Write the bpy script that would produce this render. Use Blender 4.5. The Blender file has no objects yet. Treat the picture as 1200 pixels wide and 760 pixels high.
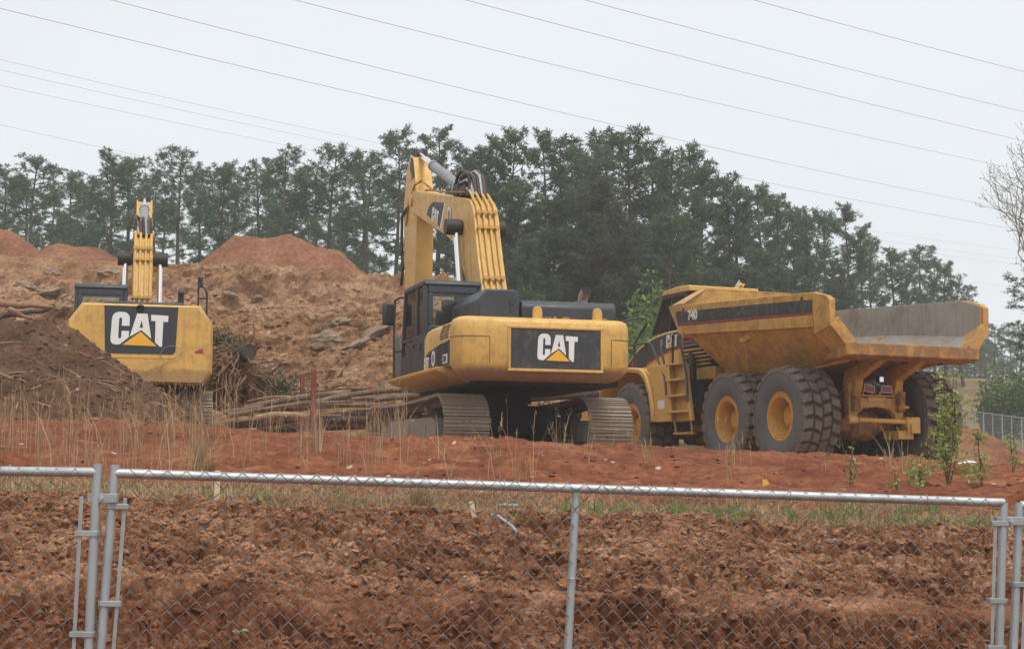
import bpy, bmesh, math, random
import numpy as np
from mathutils import Vector, Matrix, Euler
random.seed(7)
RNG = np.random.default_rng(11)
sc = bpy.context.scene
COL = sc.collection
PI = math.pi

# ------------------------------------------------------------------ camera model (eye at the origin, +Y ahead)
PITCH, ROLL, FPX = 0.0903, math.radians(0.5), 2000.0
def ray(px, py):
    a, b = px-600.0, py-380.0
    cr, sr = math.cos(ROLL), math.sin(ROLL)
    x = cr*a+sr*b; y = -sr*a+cr*b
    c, s = math.cos(PITCH), math.sin(PITCH)
    return Vector((x/FPX, c+y/FPX*s, s-y/FPX*c))
def at(px, py, Y):
    """point seen at picture position (px, py) that lies Y metres ahead of the eye"""
    d = ray(px, py)
    return d*(Y/d.y)

# ------------------------------------------------------------------ noise
def _hash(ix, iy, iz, seed):
    h = (ix*374761393 + iy*668265263 + iz*2147483647 + seed*1274126177) & 0xFFFFFFFF
    h = ((h ^ (h >> 13))*1274126177) & 0xFFFFFFFF
    h = ((h ^ (h >> 16))*2246822519) & 0xFFFFFFFF
    return ((h ^ (h >> 15)) & 0xFFFFFF)/float(0xFFFFFF)
def vnoise(x, y, z=None, seed=0):
    x = np.asarray(x, float); y = np.asarray(y, float)
    z = np.zeros_like(x) if z is None else np.asarray(z, float)
    fx, fy, fz = np.floor(x), np.floor(y), np.floor(z)
    ix, iy, iz = fx.astype(np.int64), fy.astype(np.int64), fz.astype(np.int64)
    x, y, z = x-fx, y-fy, z-fz
    u, v, w = x*x*(3-2*x), y*y*(3-2*y), z*z*(3-2*z)
    def L(a, b, t): return a+(b-a)*t
    c = [[[_hash(ix+i, iy+j, iz+k, seed) for k in (0, 1)] for j in (0, 1)] for i in (0, 1)]
    r = L(L(L(c[0][0][0], c[1][0][0], u), L(c[0][1][0], c[1][1][0], u), v),
          L(L(c[0][0][1], c[1][0][1], u), L(c[0][1][1], c[1][1][1], u), v), w)
    return r*2-1
def fbm(x, y, z=None, octv=4, seed=0):
    s = 0; a = 1.0; f = 1.0
    for o in range(octv):
        s = s+a*vnoise(x*f, y*f, None if z is None else z*f, seed+o*17)
        a *= 0.5; f *= 2.03
    return s
def clods(x, y, size, seed=0, keep=0.8):
    """rounded lumps of about `size` metres: height field 0..1"""
    gx, gy = x/size, y/size
    ix, iy = np.floor(gx).astype(np.int64), np.floor(gy).astype(np.int64)
    best = np.zeros_like(gx)
    for i in (-1, 0, 1):
        for j in (-1, 0, 1):
            cx, cy = ix+i, iy+j
            px = cx+_hash(cx, cy, 0*cx, seed); py = cy+_hash(cx, cy, 0*cx+1, seed)
            r = 0.25+0.55*_hash(cx, cy, 0*cx+2, seed); k = _hash(cx, cy, 0*cx+3, seed) < keep
            d2 = ((gx-px)**2+(gy-py)**2)/(r*r)
            best = np.maximum(best, np.where(k, np.clip(1-d2, 0, 1)**0.8*r*1.3, 0))
    return best

def chunks(x, y, size, seed=0):
    """broken crust: flat-topped angular lumps of random height parted by cracks, 0..1"""
    gx, gy = x/size, y/size
    ix, iy = np.floor(gx).astype(np.int64), np.floor(gy).astype(np.int64)
    f1 = np.full(gx.shape, 9.0); f2 = f1.copy(); hh = np.zeros_like(gx)
    for i in (-1, 0, 1):
        for j in (-1, 0, 1):
            cx, cy = ix+i, iy+j; z = 0*cx
            d = np.hypot(gx-cx-_hash(cx, cy, z, seed), gy-cy-_hash(cx, cy, z+1, seed)); h = _hash(cx, cy, z+2, seed)+0.5*((gx-cx)*(_hash(cx, cy, z+3, seed)-.5)+(gy-cy)*(_hash(cx, cy, z+4, seed)-.5))
            n = d < f1; f2 = np.where(n, f1, np.minimum(f2, d)); hh = np.where(n, h, hh); f1 = np.where(n, d, f1)
    e = np.clip((f2-f1)*2.6, 0, 1)
    return np.sqrt(e)*(0.25+0.75*hh)
# ------------------------------------------------------------------ mesh collector
class MB:
    def __init__(s): s.v = []; s.f = []; s.m = []; s.mi = 0
    def add(s, vs, fs, M=None):
        n = len(s.v)
        s.v += [tuple(M @ Vector(p)) if M is not None else tuple(p) for p in vs]
        s.f += [tuple(i+n for i in f) for f in fs]; s.m += [s.mi]*len(fs)
        return s
    def box(s, c, d, rot=None, M=None):
        x, y, z = d[0]/2, d[1]/2, d[2]/2
        R = Matrix.Translation(c)
        if rot is not None: R = R @ Euler(rot).to_matrix().to_4x4()
        if M is not None: R = M @ R
        vs = [(-x,-y,-z),(x,-y,-z),(x,y,-z),(-x,y,-z),(-x,-y,z),(x,-y,z),(x,y,z),(-x,y,z)]
        return s.add(vs, [(0,3,2,1),(4,5,6,7),(0,1,5,4),(1,2,6,5),(2,3,7,6),(3,0,4,7)], R)
    def span(s, a, b):
        return s.box(((a[0]+b[0])/2,(a[1]+b[1])/2,(a[2]+b[2])/2), (abs(a[0]-b[0]),abs(a[1]-b[1]),abs(a[2]-b[2])))
    def prism(s, prof, a, b, axis='y', M=None):
        """outline (list of 2D points) pushed from a to b along an axis"""
        def P(p, t):
            return {'y': (p[0], t, p[1]), 'x': (t, p[0], p[1]), 'z': (p[0], p[1], t)}[axis]
        n = len(prof)
        vs = [P(p, a) for p in prof]+[P(p, b) for p in prof]
        fs = [tuple(range(n)), tuple(range(2*n-1, n-1, -1))]+[(i, i+n, (i+1) % n+n, (i+1) % n) for i in range(n)]
        return s.add(vs, fs, M)
    def loft(s, rings, cap=True, closed=True):
        n = len(rings[0]); vs = [p for r in rings for p in r]; fs = []
        for k in range(len(rings)-1):
            for i in range(n if closed else n-1):
                j = (i+1) % n
                fs.append((k*n+i, k*n+j, (k+1)*n+j, (k+1)*n+i))
        if cap: fs += [tuple(range(n-1, -1, -1)), tuple(range((len(rings)-1)*n, len(rings)*n))]
        return s.add(vs, fs)
    def tube(s, pts, r, n=8, cap=True):
        pts = [Vector(p) for p in pts]; R = r if isinstance(r, (list, tuple)) else [r]*len(pts)
        rings = []; up = None
        for i, p in enumerate(pts):
            t = (pts[min(i+1, len(pts)-1)]-pts[max(i-1, 0)])
            if t.length < 1e-9: t = Vector((0, 0, 1))
            t.normalize()
            if up is None:
                up = Vector((0, 0, 1)) if abs(t.z) < 0.9 else Vector((1, 0, 0))
            a = t.cross(up)
            if a.length < 1e-6: a = t.orthogonal()
            a.normalize(); b = a.cross(t).normalized(); up = b
            rings.append([tuple(p+(a*math.cos(2*PI*k/n)+b*math.sin(2*PI*k/n))*R[i]) for k in range(n)])
        return s.loft(rings, cap)
    def lathe(s, prof, n=32, M=None, axis='y'):
        """prof: (radius, position along axis)"""
        rings = []
        for k in range(n):
            a = 2*PI*k/n
            rings.append([((r*math.cos(a), h, r*math.sin(a)) if axis == 'y' else (r*math.cos(a), r*math.sin(a), h)) for r, h in prof])
        m = len(prof); vs = [p for r in rings for p in r]; fs = []
        for k in range(n):
            q = (k+1) % n
            for i in range(m-1): fs.append((k*m+i, q*m+i, q*m+i+1, k*m+i+1))
        return s.add(vs, fs, M)
    def disc(s, c, r, axis, h, n=20):
        a, b = h
        pr = [(c[0]+r*math.cos(2*PI*k/n), c[1]+r*math.sin(2*PI*k/n)) for k in range(n)]
        return s.prism(pr, a, b, axis)
    def mesh(s, name, mats, smooth=None, fix=True):
        me = bpy.data.meshes.new(name); me.from_pydata(s.v, [], s.f)
        for m in (mats if isinstance(mats, (list, tuple)) else [mats]): me.materials.append(m)
        if any(s.m): me.polygons.foreach_set('material_index', s.m)
        if fix:
            bm = bmesh.new(); bm.from_mesh(me); bmesh.ops.recalc_face_normals(bm, faces=bm.faces); bm.to_mesh(me); bm.free()
        if smooth is not None:
            me.polygons.foreach_set('use_smooth', [True]*len(me.polygons)); me.set_sharp_from_angle(angle=math.radians(smooth))
        me.update(); return me
    def build(s, name, mats, parent=None, bevel=0, smooth=35, fix=True, seg=2):
        o = bpy.data.objects.new(name, s.mesh(name, mats, smooth, fix)); COL.objects.link(o)
        if parent is not None: o.parent = parent
        if bevel:
            b = o.modifiers.new('bevel', 'BEVEL'); b.width = bevel; b.segments = seg; b.limit_method = 'ANGLE'; b.angle_limit = math.radians(32)
        return o

def tag(o, label=None, cat=None, group=None, kind=None):
    if label: o['label'] = label
    if cat: o['category'] = cat
    if group: o['group'] = group
    if kind: o['kind'] = kind
    return o
def empty(name, loc=(0,0,0), rz=0.0, parent=None):
    o = bpy.data.objects.new(name, None); COL.objects.link(o); o.location = loc; o.rotation_euler = (0, 0, rz)
    o.empty_display_size = 0.2
    if parent is not None: o.parent = parent
    return o
def np_mesh(name, V, F, mats, smooth=True, matidx=None):
    me = bpy.data.meshes.new(name); V = np.asarray(V, np.float32); F = np.asarray(F, np.int32)
    me.vertices.add(len(V)); me.vertices.foreach_set('co', V.ravel())
    k = F.shape[1]; me.loops.add(F.size); me.loops.foreach_set('vertex_index', F.ravel())
    me.polygons.add(len(F)); me.polygons.foreach_set('loop_start', np.arange(0, F.size, k, dtype=np.int32))
    for m in (mats if isinstance(mats, (list, tuple)) else [mats]): me.materials.append(m)
    if matidx is not None: me.polygons.foreach_set('material_index', np.asarray(matidx, np.int32))
    me.update(calc_edges=True); me.validate()
    me.polygons.foreach_set('use_smooth', np.full(len(me.polygons), bool(smooth)))
    return me
def np_obj(name, V, F, mats, smooth=True, parent=None, matidx=None):
    o = bpy.data.objects.new(name, np_mesh(name, V, F, mats, smooth, matidx)); COL.objects.link(o)
    if parent is not None: o.parent = parent
    return o
def grid_faces(nr, nc):
    i = np.arange(nr-1)[:, None]*nc+np.arange(nc-1)[None, :]
    return np.stack([i, i+1, i+nc+1, i+nc], -1).reshape(-1, 4)
def copy_tree(o, parent=None):
    c = o.copy(); COL.objects.link(c)
    if parent is not None: c.parent = parent
    for ch in list(o.children): copy_tree(ch, c)
    return c

# ------------------------------------------------------------------ materials
def nmat(name):
    m = bpy.data.materials.new(name); m.use_nodes = True
    nt = m.node_tree; b = nt.nodes['Principled BSDF']
    return m, nt, b
def N(nt, typ, **kw):
    n = nt.nodes.new(typ)
    for k, v in kw.items():
        if k in ('operation', 'blend_type', 'data_type', 'noise_dimensions', 'feature', 'distance', 'wave_type', 'bands_direction', 'interpolation_type', 'clamp'):
            setattr(n, k, v)
        else: n.inputs[k].default_value = v
    return n
def coords(nt, kind, scale=(1,1,1), rot=(0,0,0)):
    t = nt.nodes.new('ShaderNodeTexCoord'); mp = nt.nodes.new('ShaderNodeMapping')
    mp.inputs['Scale'].default_value = scale; mp.inputs['Rotation'].default_value = rot
    nt.links.new(t.outputs[kind], mp.inputs['Vector']); return mp.outputs['Vector']
def noise(nt, vec, scale, detail=5, rough=0.55, dist=0.0):
    n = N(nt, 'ShaderNodeTexNoise', Scale=scale, Detail=detail, Roughness=rough, Distortion=dist)
    nt.links.new(vec, n.inputs['Vector']); return n.outputs['Fac']
def ramp(nt, fac, stops, interp='LINEAR'):
    r = nt.nodes.new('ShaderNodeValToRGB'); r.color_ramp.interpolation = interp
    el = r.color_ramp.elements
    while len(el) < len(stops): el.new(0.5)
    for e, (p, c) in zip(el, stops):
        e.position = p; e.color = (c[0], c[1], c[2], 1) if isinstance(c, (tuple, list)) else (c, c, c, 1)
    nt.links.new(fac, r.inputs['Fac']); return r.outputs['Color']
def mix(nt, fac, a, b, blend='MIX'):
    n = nt.nodes.new('ShaderNodeMix'); n.data_type = 'RGBA'; n.blend_type = blend
    if isinstance(fac, (int, float)): n.inputs[0].default_value = fac
    else: nt.links.new(fac, n.inputs[0])
    for s, v in ((6, a), (7, b)):
        if isinstance(v, (tuple, list)): n.inputs[s].default_value = (v[0], v[1], v[2], 1)
        else: nt.links.new(v, n.inputs[s])
    return n.outputs[2]
def bump(nt, b, h, strength, dist):
    n = N(nt, 'ShaderNodeBump', Strength=strength, Distance=dist)
    nt.links.new(h, n.inputs['Height']); nt.links.new(n.outputs['Normal'], b.inputs['Normal'])
def plain(name, col, rough=0.6, metal=0.0, var=0.12, scale=3.0, bumpy=0.0, coord='Object', bscale=60):
    m, nt, b = nmat(name); v = coords(nt, coord)
    f = noise(nt, v, scale, 6, 0.6)
    lo = tuple(c*(1-var) for c in col); hi = tuple(min(1, c*(1+var)) for c in col)
    nt.links.new(ramp(nt, f, [(0.3, lo), (0.7, hi)]), b.inputs['Base Color'])
    b.inputs['Roughness'].default_value = rough; b.inputs['Metallic'].default_value = metal
    if bumpy: bump(nt, b, noise(nt, v, bscale, 4), bumpy, 0.01)
    return m
def paint(name, col, dirt=(0.23, 0.13, 0.07), amt=0.5, rough=0.42, scale=2.0, chips=None, streak=True, mud=None, thr=0.50):
    """machine paint with patches of dried mud, dust and rain streaks"""
    m, nt, b = nmat(name); v = coords(nt, 'Object')
    f1 = noise(nt, v, 0.9, 3, 0.5)
    base = ramp(nt, f1, [(0.3, tuple(c*0.88 for c in col)), (0.7, tuple(min(1, c*1.08) for c in col))])
    f2 = noise(nt, v, scale*2.6, 8, 0.68, 0.4)
    k = ramp(nt, f2, [(thr, 0.0), (thr+0.22, amt)])
    c1 = mix(nt, k, base, dirt)
    if streak:
        vs = coords(nt, 'Object', (9, 9, 0.7)); f3 = noise(nt, vs, 1.6, 5, 0.6)
        k3 = ramp(nt, f3, [(0.52, 0.0), (0.72, amt*0.55)])
        c1 = mix(nt, k3, c1, tuple(d*0.75 for d in dirt))
    if chips:
        f4 = noise(nt, v, 11, 5, 0.7); k4 = ramp(nt, f4, [(0.63, 0.0), (0.66, 0.85)])
        c1 = mix(nt, k4, c1, chips)
    f5 = noise(nt, v, 23, 4, 0.75); c1 = mix(nt, ramp(nt, f5, [(0.60, 0.0), (0.70, amt*0.7)]), c1, dirt)
    if mud is not None:   # scuffed and caked along the lower edge, with a ragged border
        t = nt.nodes.new('ShaderNodeSeparateXYZ'); nt.links.new(v, t.inputs[0])
        f6 = noise(nt, coords(nt, 'Object', (1, 1, 2.5)), 2.2, 7, 0.7)
        ad = N(nt, 'ShaderNodeMath', operation='MULTIPLY_ADD'); nt.links.new(f6, ad.inputs[0]); ad.inputs[1].default_value = mud[1]; nt.links.new(t.outputs[2], ad.inputs[2])
        mr = N(nt, 'ShaderNodeMapRange'); nt.links.new(ad.outputs[0], mr.inputs['Value']); mr.inputs['From Min'].default_value = mud[0]+mud[1]*0.5-0.02; mr.inputs['From Max'].default_value = mud[0]+mud[1]*0.5+0.04; mr.inputs['To Min'].default_value = mud[3]; mr.inputs['To Max'].default_value = 0.0
        c1 = mix(nt, mr.outputs[0], c1, mud[2])
    nt.links.new(c1, b.inputs['Base Color'])
    nt.links.new(ramp(nt, f2, [(0.3, rough*0.85), (0.75, min(1, rough*1.7))]), b.inputs['Roughness'])
    bump(nt, b, f2, 0.12, 0.01)
    return m
def dirt_mat(name, stops, scale=1.2, fine=18.0, bs=0.6, bd=0.03, spots=None, spot_scale=30, coord='Object', band=None, layer=None, con=0.6, horizon=None):
    m, nt, b = nmat(name); v = coords(nt, coord)
    f = noise(nt, v, scale, 9, 0.66, 0.3)
    c = ramp(nt, f, stops)
    g = noise(nt, v, fine, 6, 0.7)
    c = mix(nt, con, c, ramp(nt, g, [(0.30, 0.22), (0.70, 0.80)]), 'OVERLAY')
    if layer is not None:   # (height, softness, colour, amount): a darker colour mixed in below a height
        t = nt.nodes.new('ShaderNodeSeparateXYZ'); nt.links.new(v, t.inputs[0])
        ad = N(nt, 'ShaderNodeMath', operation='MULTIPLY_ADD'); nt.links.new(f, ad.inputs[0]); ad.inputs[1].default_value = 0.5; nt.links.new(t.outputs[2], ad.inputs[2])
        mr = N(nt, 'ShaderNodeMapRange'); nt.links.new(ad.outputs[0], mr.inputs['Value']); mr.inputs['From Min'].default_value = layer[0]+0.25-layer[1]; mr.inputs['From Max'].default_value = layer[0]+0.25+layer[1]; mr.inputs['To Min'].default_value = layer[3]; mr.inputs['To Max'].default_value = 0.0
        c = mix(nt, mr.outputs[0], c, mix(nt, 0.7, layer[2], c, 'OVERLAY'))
    if band is not None:
        vb = coords(nt, coord, band[0]); fb = noise(nt, vb, band[1], 4, 0.6)
        c = mix(nt, ramp(nt, fb, [(band[3], 0.0), (band[4], band[5])]), c, band[2])
    if horizon is not None:   # (bottom, top, softness, colour, amount): a paler bed of soil between two heights
        t = nt.nodes.new('ShaderNodeSeparateXYZ'); nt.links.new(v, t.inputs[0]); k = None
        for z, hi in ((horizon[0], 1.0), (horizon[1], 0.0)):
            ad = N(nt, 'ShaderNodeMath', operation='MULTIPLY_ADD'); nt.links.new(g, ad.inputs[0]); ad.inputs[1].default_value = horizon[2]*2; nt.links.new(t.outputs[2], ad.inputs[2])
            mr = N(nt, 'ShaderNodeMapRange'); nt.links.new(ad.outputs[0], mr.inputs['Value']); mr.inputs['From Min'].default_value = z+horizon[2]*0.7; mr.inputs['From Max'].default_value = z+horizon[2]*1.3; mr.inputs['To Min'].default_value = 1-hi; mr.inputs['To Max'].default_value = hi
            if k is None: k = mr.outputs[0]
            else:
                mu = N(nt, 'ShaderNodeMath', operation='MULTIPLY'); nt.links.new(k, mu.inputs[0]); nt.links.new(mr.outputs[0], mu.inputs[1]); k = mu.outputs[0]
        mu = N(nt, 'ShaderNodeMath', operation='MULTIPLY'); nt.links.new(k, mu.inputs[0]); mu.inputs[1].default_value = horizon[4]
        c = mix(nt, mu.outputs[0], c, mix(nt, 0.6, horizon[3], ramp(nt, g, [(0.30, 0.22), (0.70, 0.80)]), 'OVERLAY'))
    if spots is not None:
        vo = N(nt, 'ShaderNodeTexVoronoi', Scale=spot_scale); nt.links.new(v, vo.inputs['Vector'])
        s1 = ramp(nt, vo.outputs['Distance'], [(0.10, 1.0), (0.17, 0.0)])
        s2 = N(nt, 'ShaderNodeMath', operation='GREATER_THAN'); s2.inputs[1].default_value = 0.80
        sp = nt.nodes.new('ShaderNodeSeparateColor'); nt.links.new(vo.outputs['Color'], sp.inputs[0]); nt.links.new(sp.outputs[0], s2.inputs[0])
        mu = N(nt, 'ShaderNodeMath', operation='MULTIPLY'); nt.links.new(s1, mu.inputs[0]); nt.links.new(s2.outputs[0], mu.inputs[1])
        c = mix(nt, mu.outputs[0], c, spots)
    nt.links.new(c, b.inputs['Base Color']); b.inputs['Roughness'].default_value = 0.95
    b.inputs['Specular IOR Level'].default_value = 0.15
    h = mix(nt, 0.5, f, g); bump(nt, b, h, bs, bd)
    return m
def leaf_mat(name, c1, c2, scale=0.8, rough=0.6, trans=0.25, island=True):
    m, nt, b = nmat(name); g = nt.nodes.new('ShaderNodeNewGeometry'); oi = nt.nodes.new('ShaderNodeObjectInfo')
    v = coords(nt, 'Object'); f = noise(nt, v, scale, 3, 0.5)
    c = ramp(nt, f, [(0.3, c1), (0.7, c2)])
    hv = nt.nodes.new('ShaderNodeHueSaturation')
    r1 = N(nt, 'ShaderNodeMapRange'); r1.inputs['To Min'].default_value = 0.72; r1.inputs['To Max'].default_value = 1.3
    nt.links.new(g.outputs['Random Per Island'], r1.inputs['Value'])
    r2 = N(nt, 'ShaderNodeMapRange'); r2.inputs['To Min'].default_value = 0.475; r2.inputs['To Max'].default_value = 0.52
    nt.links.new(oi.outputs['Random'], r2.inputs['Value'])
    nt.links.new(r1.outputs[0], hv.inputs['Value']); nt.links.new(r2.outputs[0], hv.inputs['Hue']); nt.links.new(c, hv.inputs['Color'])
    nt.links.new(hv.outputs[0], b.inputs['Base Color']); b.inputs['Roughness'].default_value = rough
    b.inputs['Specular IOR Level'].default_value = 0.25
    if trans:
        tr = nt.nodes.new('ShaderNodeBsdfTranslucent'); nt.links.new(hv.outputs[0], tr.inputs['Color'])
        mx = nt.nodes.new('ShaderNodeMixShader'); mx.inputs[0].default_value = trans
        nt.links.new(b.outputs[0], mx.inputs[1]); nt.links.new(tr.outputs[0], mx.inputs[2])
        nt.links.new(mx.outputs[0], nt.nodes['Material Output'].inputs['Surface'])
    return m
def glass_mat(name, tint=(0.92, 0.96, 0.94), k=0.55):
    m, nt, b = nmat(name)
    t = nt.nodes.new('ShaderNodeBsdfTransparent'); t.inputs['Color'].default_value = (*tint, 1)
    g = nt.nodes.new('ShaderNodeBsdfGlossy'); g.inputs['Roughness'].default_value = 0.05; g.inputs['Color'].default_value = (0.8, 0.85, 0.85, 1)
    fr = nt.nodes.new('ShaderNodeFresnel'); fr.inputs['IOR'].default_value = 1.45
    d = nt.nodes.new('ShaderNodeBsdfDiffuse'); d.inputs['Color'].default_value = (0.16, 0.16, 0.14, 1)
    mx = nt.nodes.new('ShaderNodeMixShader'); nt.links.new(fr.outputs[0], mx.inputs[0]); nt.links.new(t.outputs[0], mx.inputs[1]); nt.links.new(g.outputs[0], mx.inputs[2])
    m2 = nt.nodes.new('ShaderNodeMixShader'); m2.inputs[0].default_value = 0.03
    nt.links.new(mx.outputs[0], m2.inputs[1]); nt.links.new(d.outputs[0], m2.inputs[2])
    nt.links.new(m2.outputs[0], nt.nodes['Material Output'].inputs['Surface'])
    return m

M = {}
M['yellow'] = paint('machine_yellow', (0.65, 0.385, 0.092), amt=0.42, thr=0.47)
M['yellow_cw'] = paint('counterweight_yellow', (0.65, 0.385, 0.092), amt=0.48, thr=0.47, mud=(1.40, 0.30, (0.25, 0.19, 0.14), 0.7))
M['yellow_cw2'] = paint('rear_counterweight_yellow', (0.64, 0.375, 0.088), amt=0.5, thr=0.47, mud=(1.36, 0.7, (0.20, 0.12, 0.06), 0.6))
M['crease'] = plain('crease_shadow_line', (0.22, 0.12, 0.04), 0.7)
M['yellow_clean'] = paint('machine_yellow_clean', (0.65, 0.39, 0.098), amt=0.32)
M['yellow_bed'] = paint('bed_yellow', (0.56, 0.30, 0.06), dirt=(0.20, 0.10, 0.045), amt=0.6, thr=0.44, scale=1.3, chips=(0.16, 0.08, 0.04))
M['yellow_dirty'] = paint('chassis_yellow', (0.45, 0.215, 0.04), dirt=(0.11, 0.06, 0.032), amt=0.85, thr=0.40, rough=0.6)
M['worn_steel'] = paint('worn_bed_steel', (0.30, 0.275, 0.24), dirt=(0.20, 0.12, 0.07), amt=0.75, rough=0.5, scale=0.55, chips=(0.40, 0.20, 0.06))
M['black'] = paint('black_paint', (0.022, 0.024, 0.027), dirt=(0.12, 0.09, 0.07), amt=0.35, rough=0.45)
M['charcoal'] = paint('charcoal_cab_paint', (0.035, 0.042, 0.05), dirt=(0.10, 0.085, 0.07), amt=0.2, rough=0.4)
M['decal'] = paint('decal_black', (0.026, 0.03, 0.036), dirt=(0.17, 0.13, 0.085), amt=0.6, rough=0.5)
M['white'] = plain('decal_white', (0.74, 0.74, 0.72), 0.5, var=0.06)
M['logo_yellow'] = plain('decal_orange_yellow', (0.80, 0.40, 0.02), 0.5, var=0.05)
M['red'] = plain('decal_red', (0.36, 0.03, 0.035), 0.5)
M['greyline'] = plain('decal_grey', (0.2, 0.19, 0.17), 0.6)
M['chrome'] = plain('chrome_rod', (0.82, 0.83, 0.85), 0.18, 1.0, 0.03)
M['steel'] = paint('track_steel', (0.16, 0.135, 0.115), dirt=(0.30, 0.19, 0.115), amt=0.9, rough=0.6, scale=2.2, streak=False)
M['shoe'] = paint('track_shoe_steel', (0.29, 0.235, 0.175), dirt=(0.37, 0.25, 0.16), amt=0.95, rough=0.55, scale=2.4, streak=False, chips=(0.42, 0.38, 0.34))
M['under'] = paint('undercarriage_black', (0.02, 0.019, 0.018), dirt=(0.06, 0.04, 0.028), amt=0.6, rough=0.75)
M['frame_grey'] = paint('track_frame_grey', (0.25, 0.235, 0.21), dirt=(0.36, 0.25, 0.17), amt=0.7, rough=0.7)
M['rubber'] = paint('tyre_rubber', (0.115, 0.12, 0.126), dirt=(0.23, 0.185, 0.14), amt=0.45, rough=0.8, scale=1.4, streak=False)
M['tread'] = paint('tyre_tread', (0.135, 0.11, 0.083), dirt=(0.27, 0.195, 0.13), amt=0.85, rough=0.85, scale=2.2, streak=False)
M['groove'] = plain('tyre_groove', (0.016, 0.014, 0.013), 0.9)
M['packed'] = plain('packed_groove_clay', (0.06, 0.036, 0.025), 0.95, var=0.5, scale=9)
M['old_hose'] = plain('dusty_brown_hose', (0.10, 0.062, 0.045), 0.7)
M['barrel'] = plain('grey_cylinder_barrel', (0.22, 0.225, 0.23), 0.45, 0.2)
M['rim'] = paint('rim_yellow', (0.60, 0.31, 0.055), dirt=(0.24, 0.12, 0.05), amt=0.5, rough=0.5)
M['glass'] = glass_mat('cab_glass')
M['dark_hose'] = plain('hose_rubber', (0.02, 0.02, 0.02), 0.55)
M['grease'] = plain('greasy_pin', (0.03, 0.02, 0.015), 0.6, bumpy=0.4)
M['seat'] = plain('seat_fabric', (0.12, 0.11, 0.10), 0.9)
M['blind'] = plain('cream_interior', (0.50, 0.45, 0.33), 0.8)
M['galv'] = plain('galvanised_steel', (0.42, 0.44, 0.45), 0.5, 0.65, 0.28, 12.0)
M['galv_dull'] = plain('dull_zinc', (0.34, 0.36, 0.36), 0.55, 0.55, 0.16, 14.0)
M['wire'] = plain('mesh_wire', (0.33, 0.312, 0.285), 0.5, 0.25, 0.2, 5.0)
M['rust'] = plain('rusty_steel', (0.21, 0.052, 0.036), 0.85, 0.1, 0.35, 8.0, 0.3)
M['exhaust'] = plain('exhaust_pipe', (0.55, 0.40, 0.32), 0.5, 0.3, 0.25)
M['lens_red'] = plain('tail_light_red', (0.30, 0.015, 0.02), 0.3)
M['cable'] = plain('power_cable', (0.12, 0.12, 0.125), 0.6)
HAZE, OVERCAST, EXPOSURE = 0.0010, 6.95, 0.60
# ------------------------------------------------------------------ lettering
def _lg(pts): return [((x-120)/390.0, (612-y)/390.0) for x, y in pts]
LOGO_C = _lg([(335,372),(335,272),(322,238),(298,217),(262,207),(205,207),(168,222),(143,248),(132,285),(120,530),(126,565),(142,585),(170,596),(226,595),(330,507),(330,432),(246,432),(243,505),(236,520),(224,525),(212,518),(208,492),(215,292),(222,278),(232,274),(243,280),(248,296),(246,372)])
LOGO_A1 = _lg([(418,222),(472,222),(472,300),(450,392),(472,392),(472,417),(340,500)])
LOGO_A2 = _lg([(472,222),(538,222),(588,518),(472,417),(472,392),(492,392),(472,300)])
LOGO_T = _lg([(578,232),(780,240),(776,315),(722,312),(714,611),(690,611),(632,560),(632,308),(582,305)])
LOGO_TRI = _lg([(466,436),(652,606),(258,598)])
def frame(O, X, Y):
    X, Y = Vector(X).normalized(), Vector(Y).normalized(); Zn = X.cross(Y).normalized()
    m = Matrix.Identity(4)
    for i in range(3): m[i][0], m[i][1], m[i][2], m[i][3] = X[i], Y[i], Zn[i], O[i]
    return m
def logo(parent, O, X, Y, h, wscale=1.0):
    """the white block letters CAT over an orange triangle; O = lower left corner, h = letter height"""
    F = frame(O, X, Y) @ Matrix.Diagonal((h*wscale, h, 1, 1))
    mb = MB()
    for p in (LOGO_C, LOGO_A1, LOGO_A2, LOGO_T): mb.prism(p, 0, 0.004, 'z', F)
    mb.build('lettering', M['white'], parent, smooth=None)
    mb = MB(); mb.prism(LOGO_TRI, 0, 0.005, 'z', F)
    mb.build('triangle_emblem', M['logo_yellow'], parent, smooth=None)
def words(parent, text, O, X, Y, h, mat, bold=0.02, name='lettering', xs=1.0):
    cu = bpy.data.curves.new('lettering', 'FONT'); cu.body = text; cu.size = 1.0; cu.offset = bold; cu.extrude = 0.004; cu.resolution_u = 3
    t = bpy.data.objects.new('lettering', cu); COL.objects.link(t); bpy.context.view_layer.update()
    me = bpy.data.meshes.new_from_object(t.evaluated_get(bpy.context.evaluated_depsgraph_get()))
    bpy.data.objects.remove(t); bpy.data.curves.remove(cu)
    k = h/0.69
    me.transform(frame(O, X, Y) @ Matrix.Diagonal((k*xs, k, 1, 1))); me.materials.clear(); me.materials.append(mat)
    o = bpy.data.objects.new(name, me); COL.objects.link(o); o.parent = parent
    return o

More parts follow.
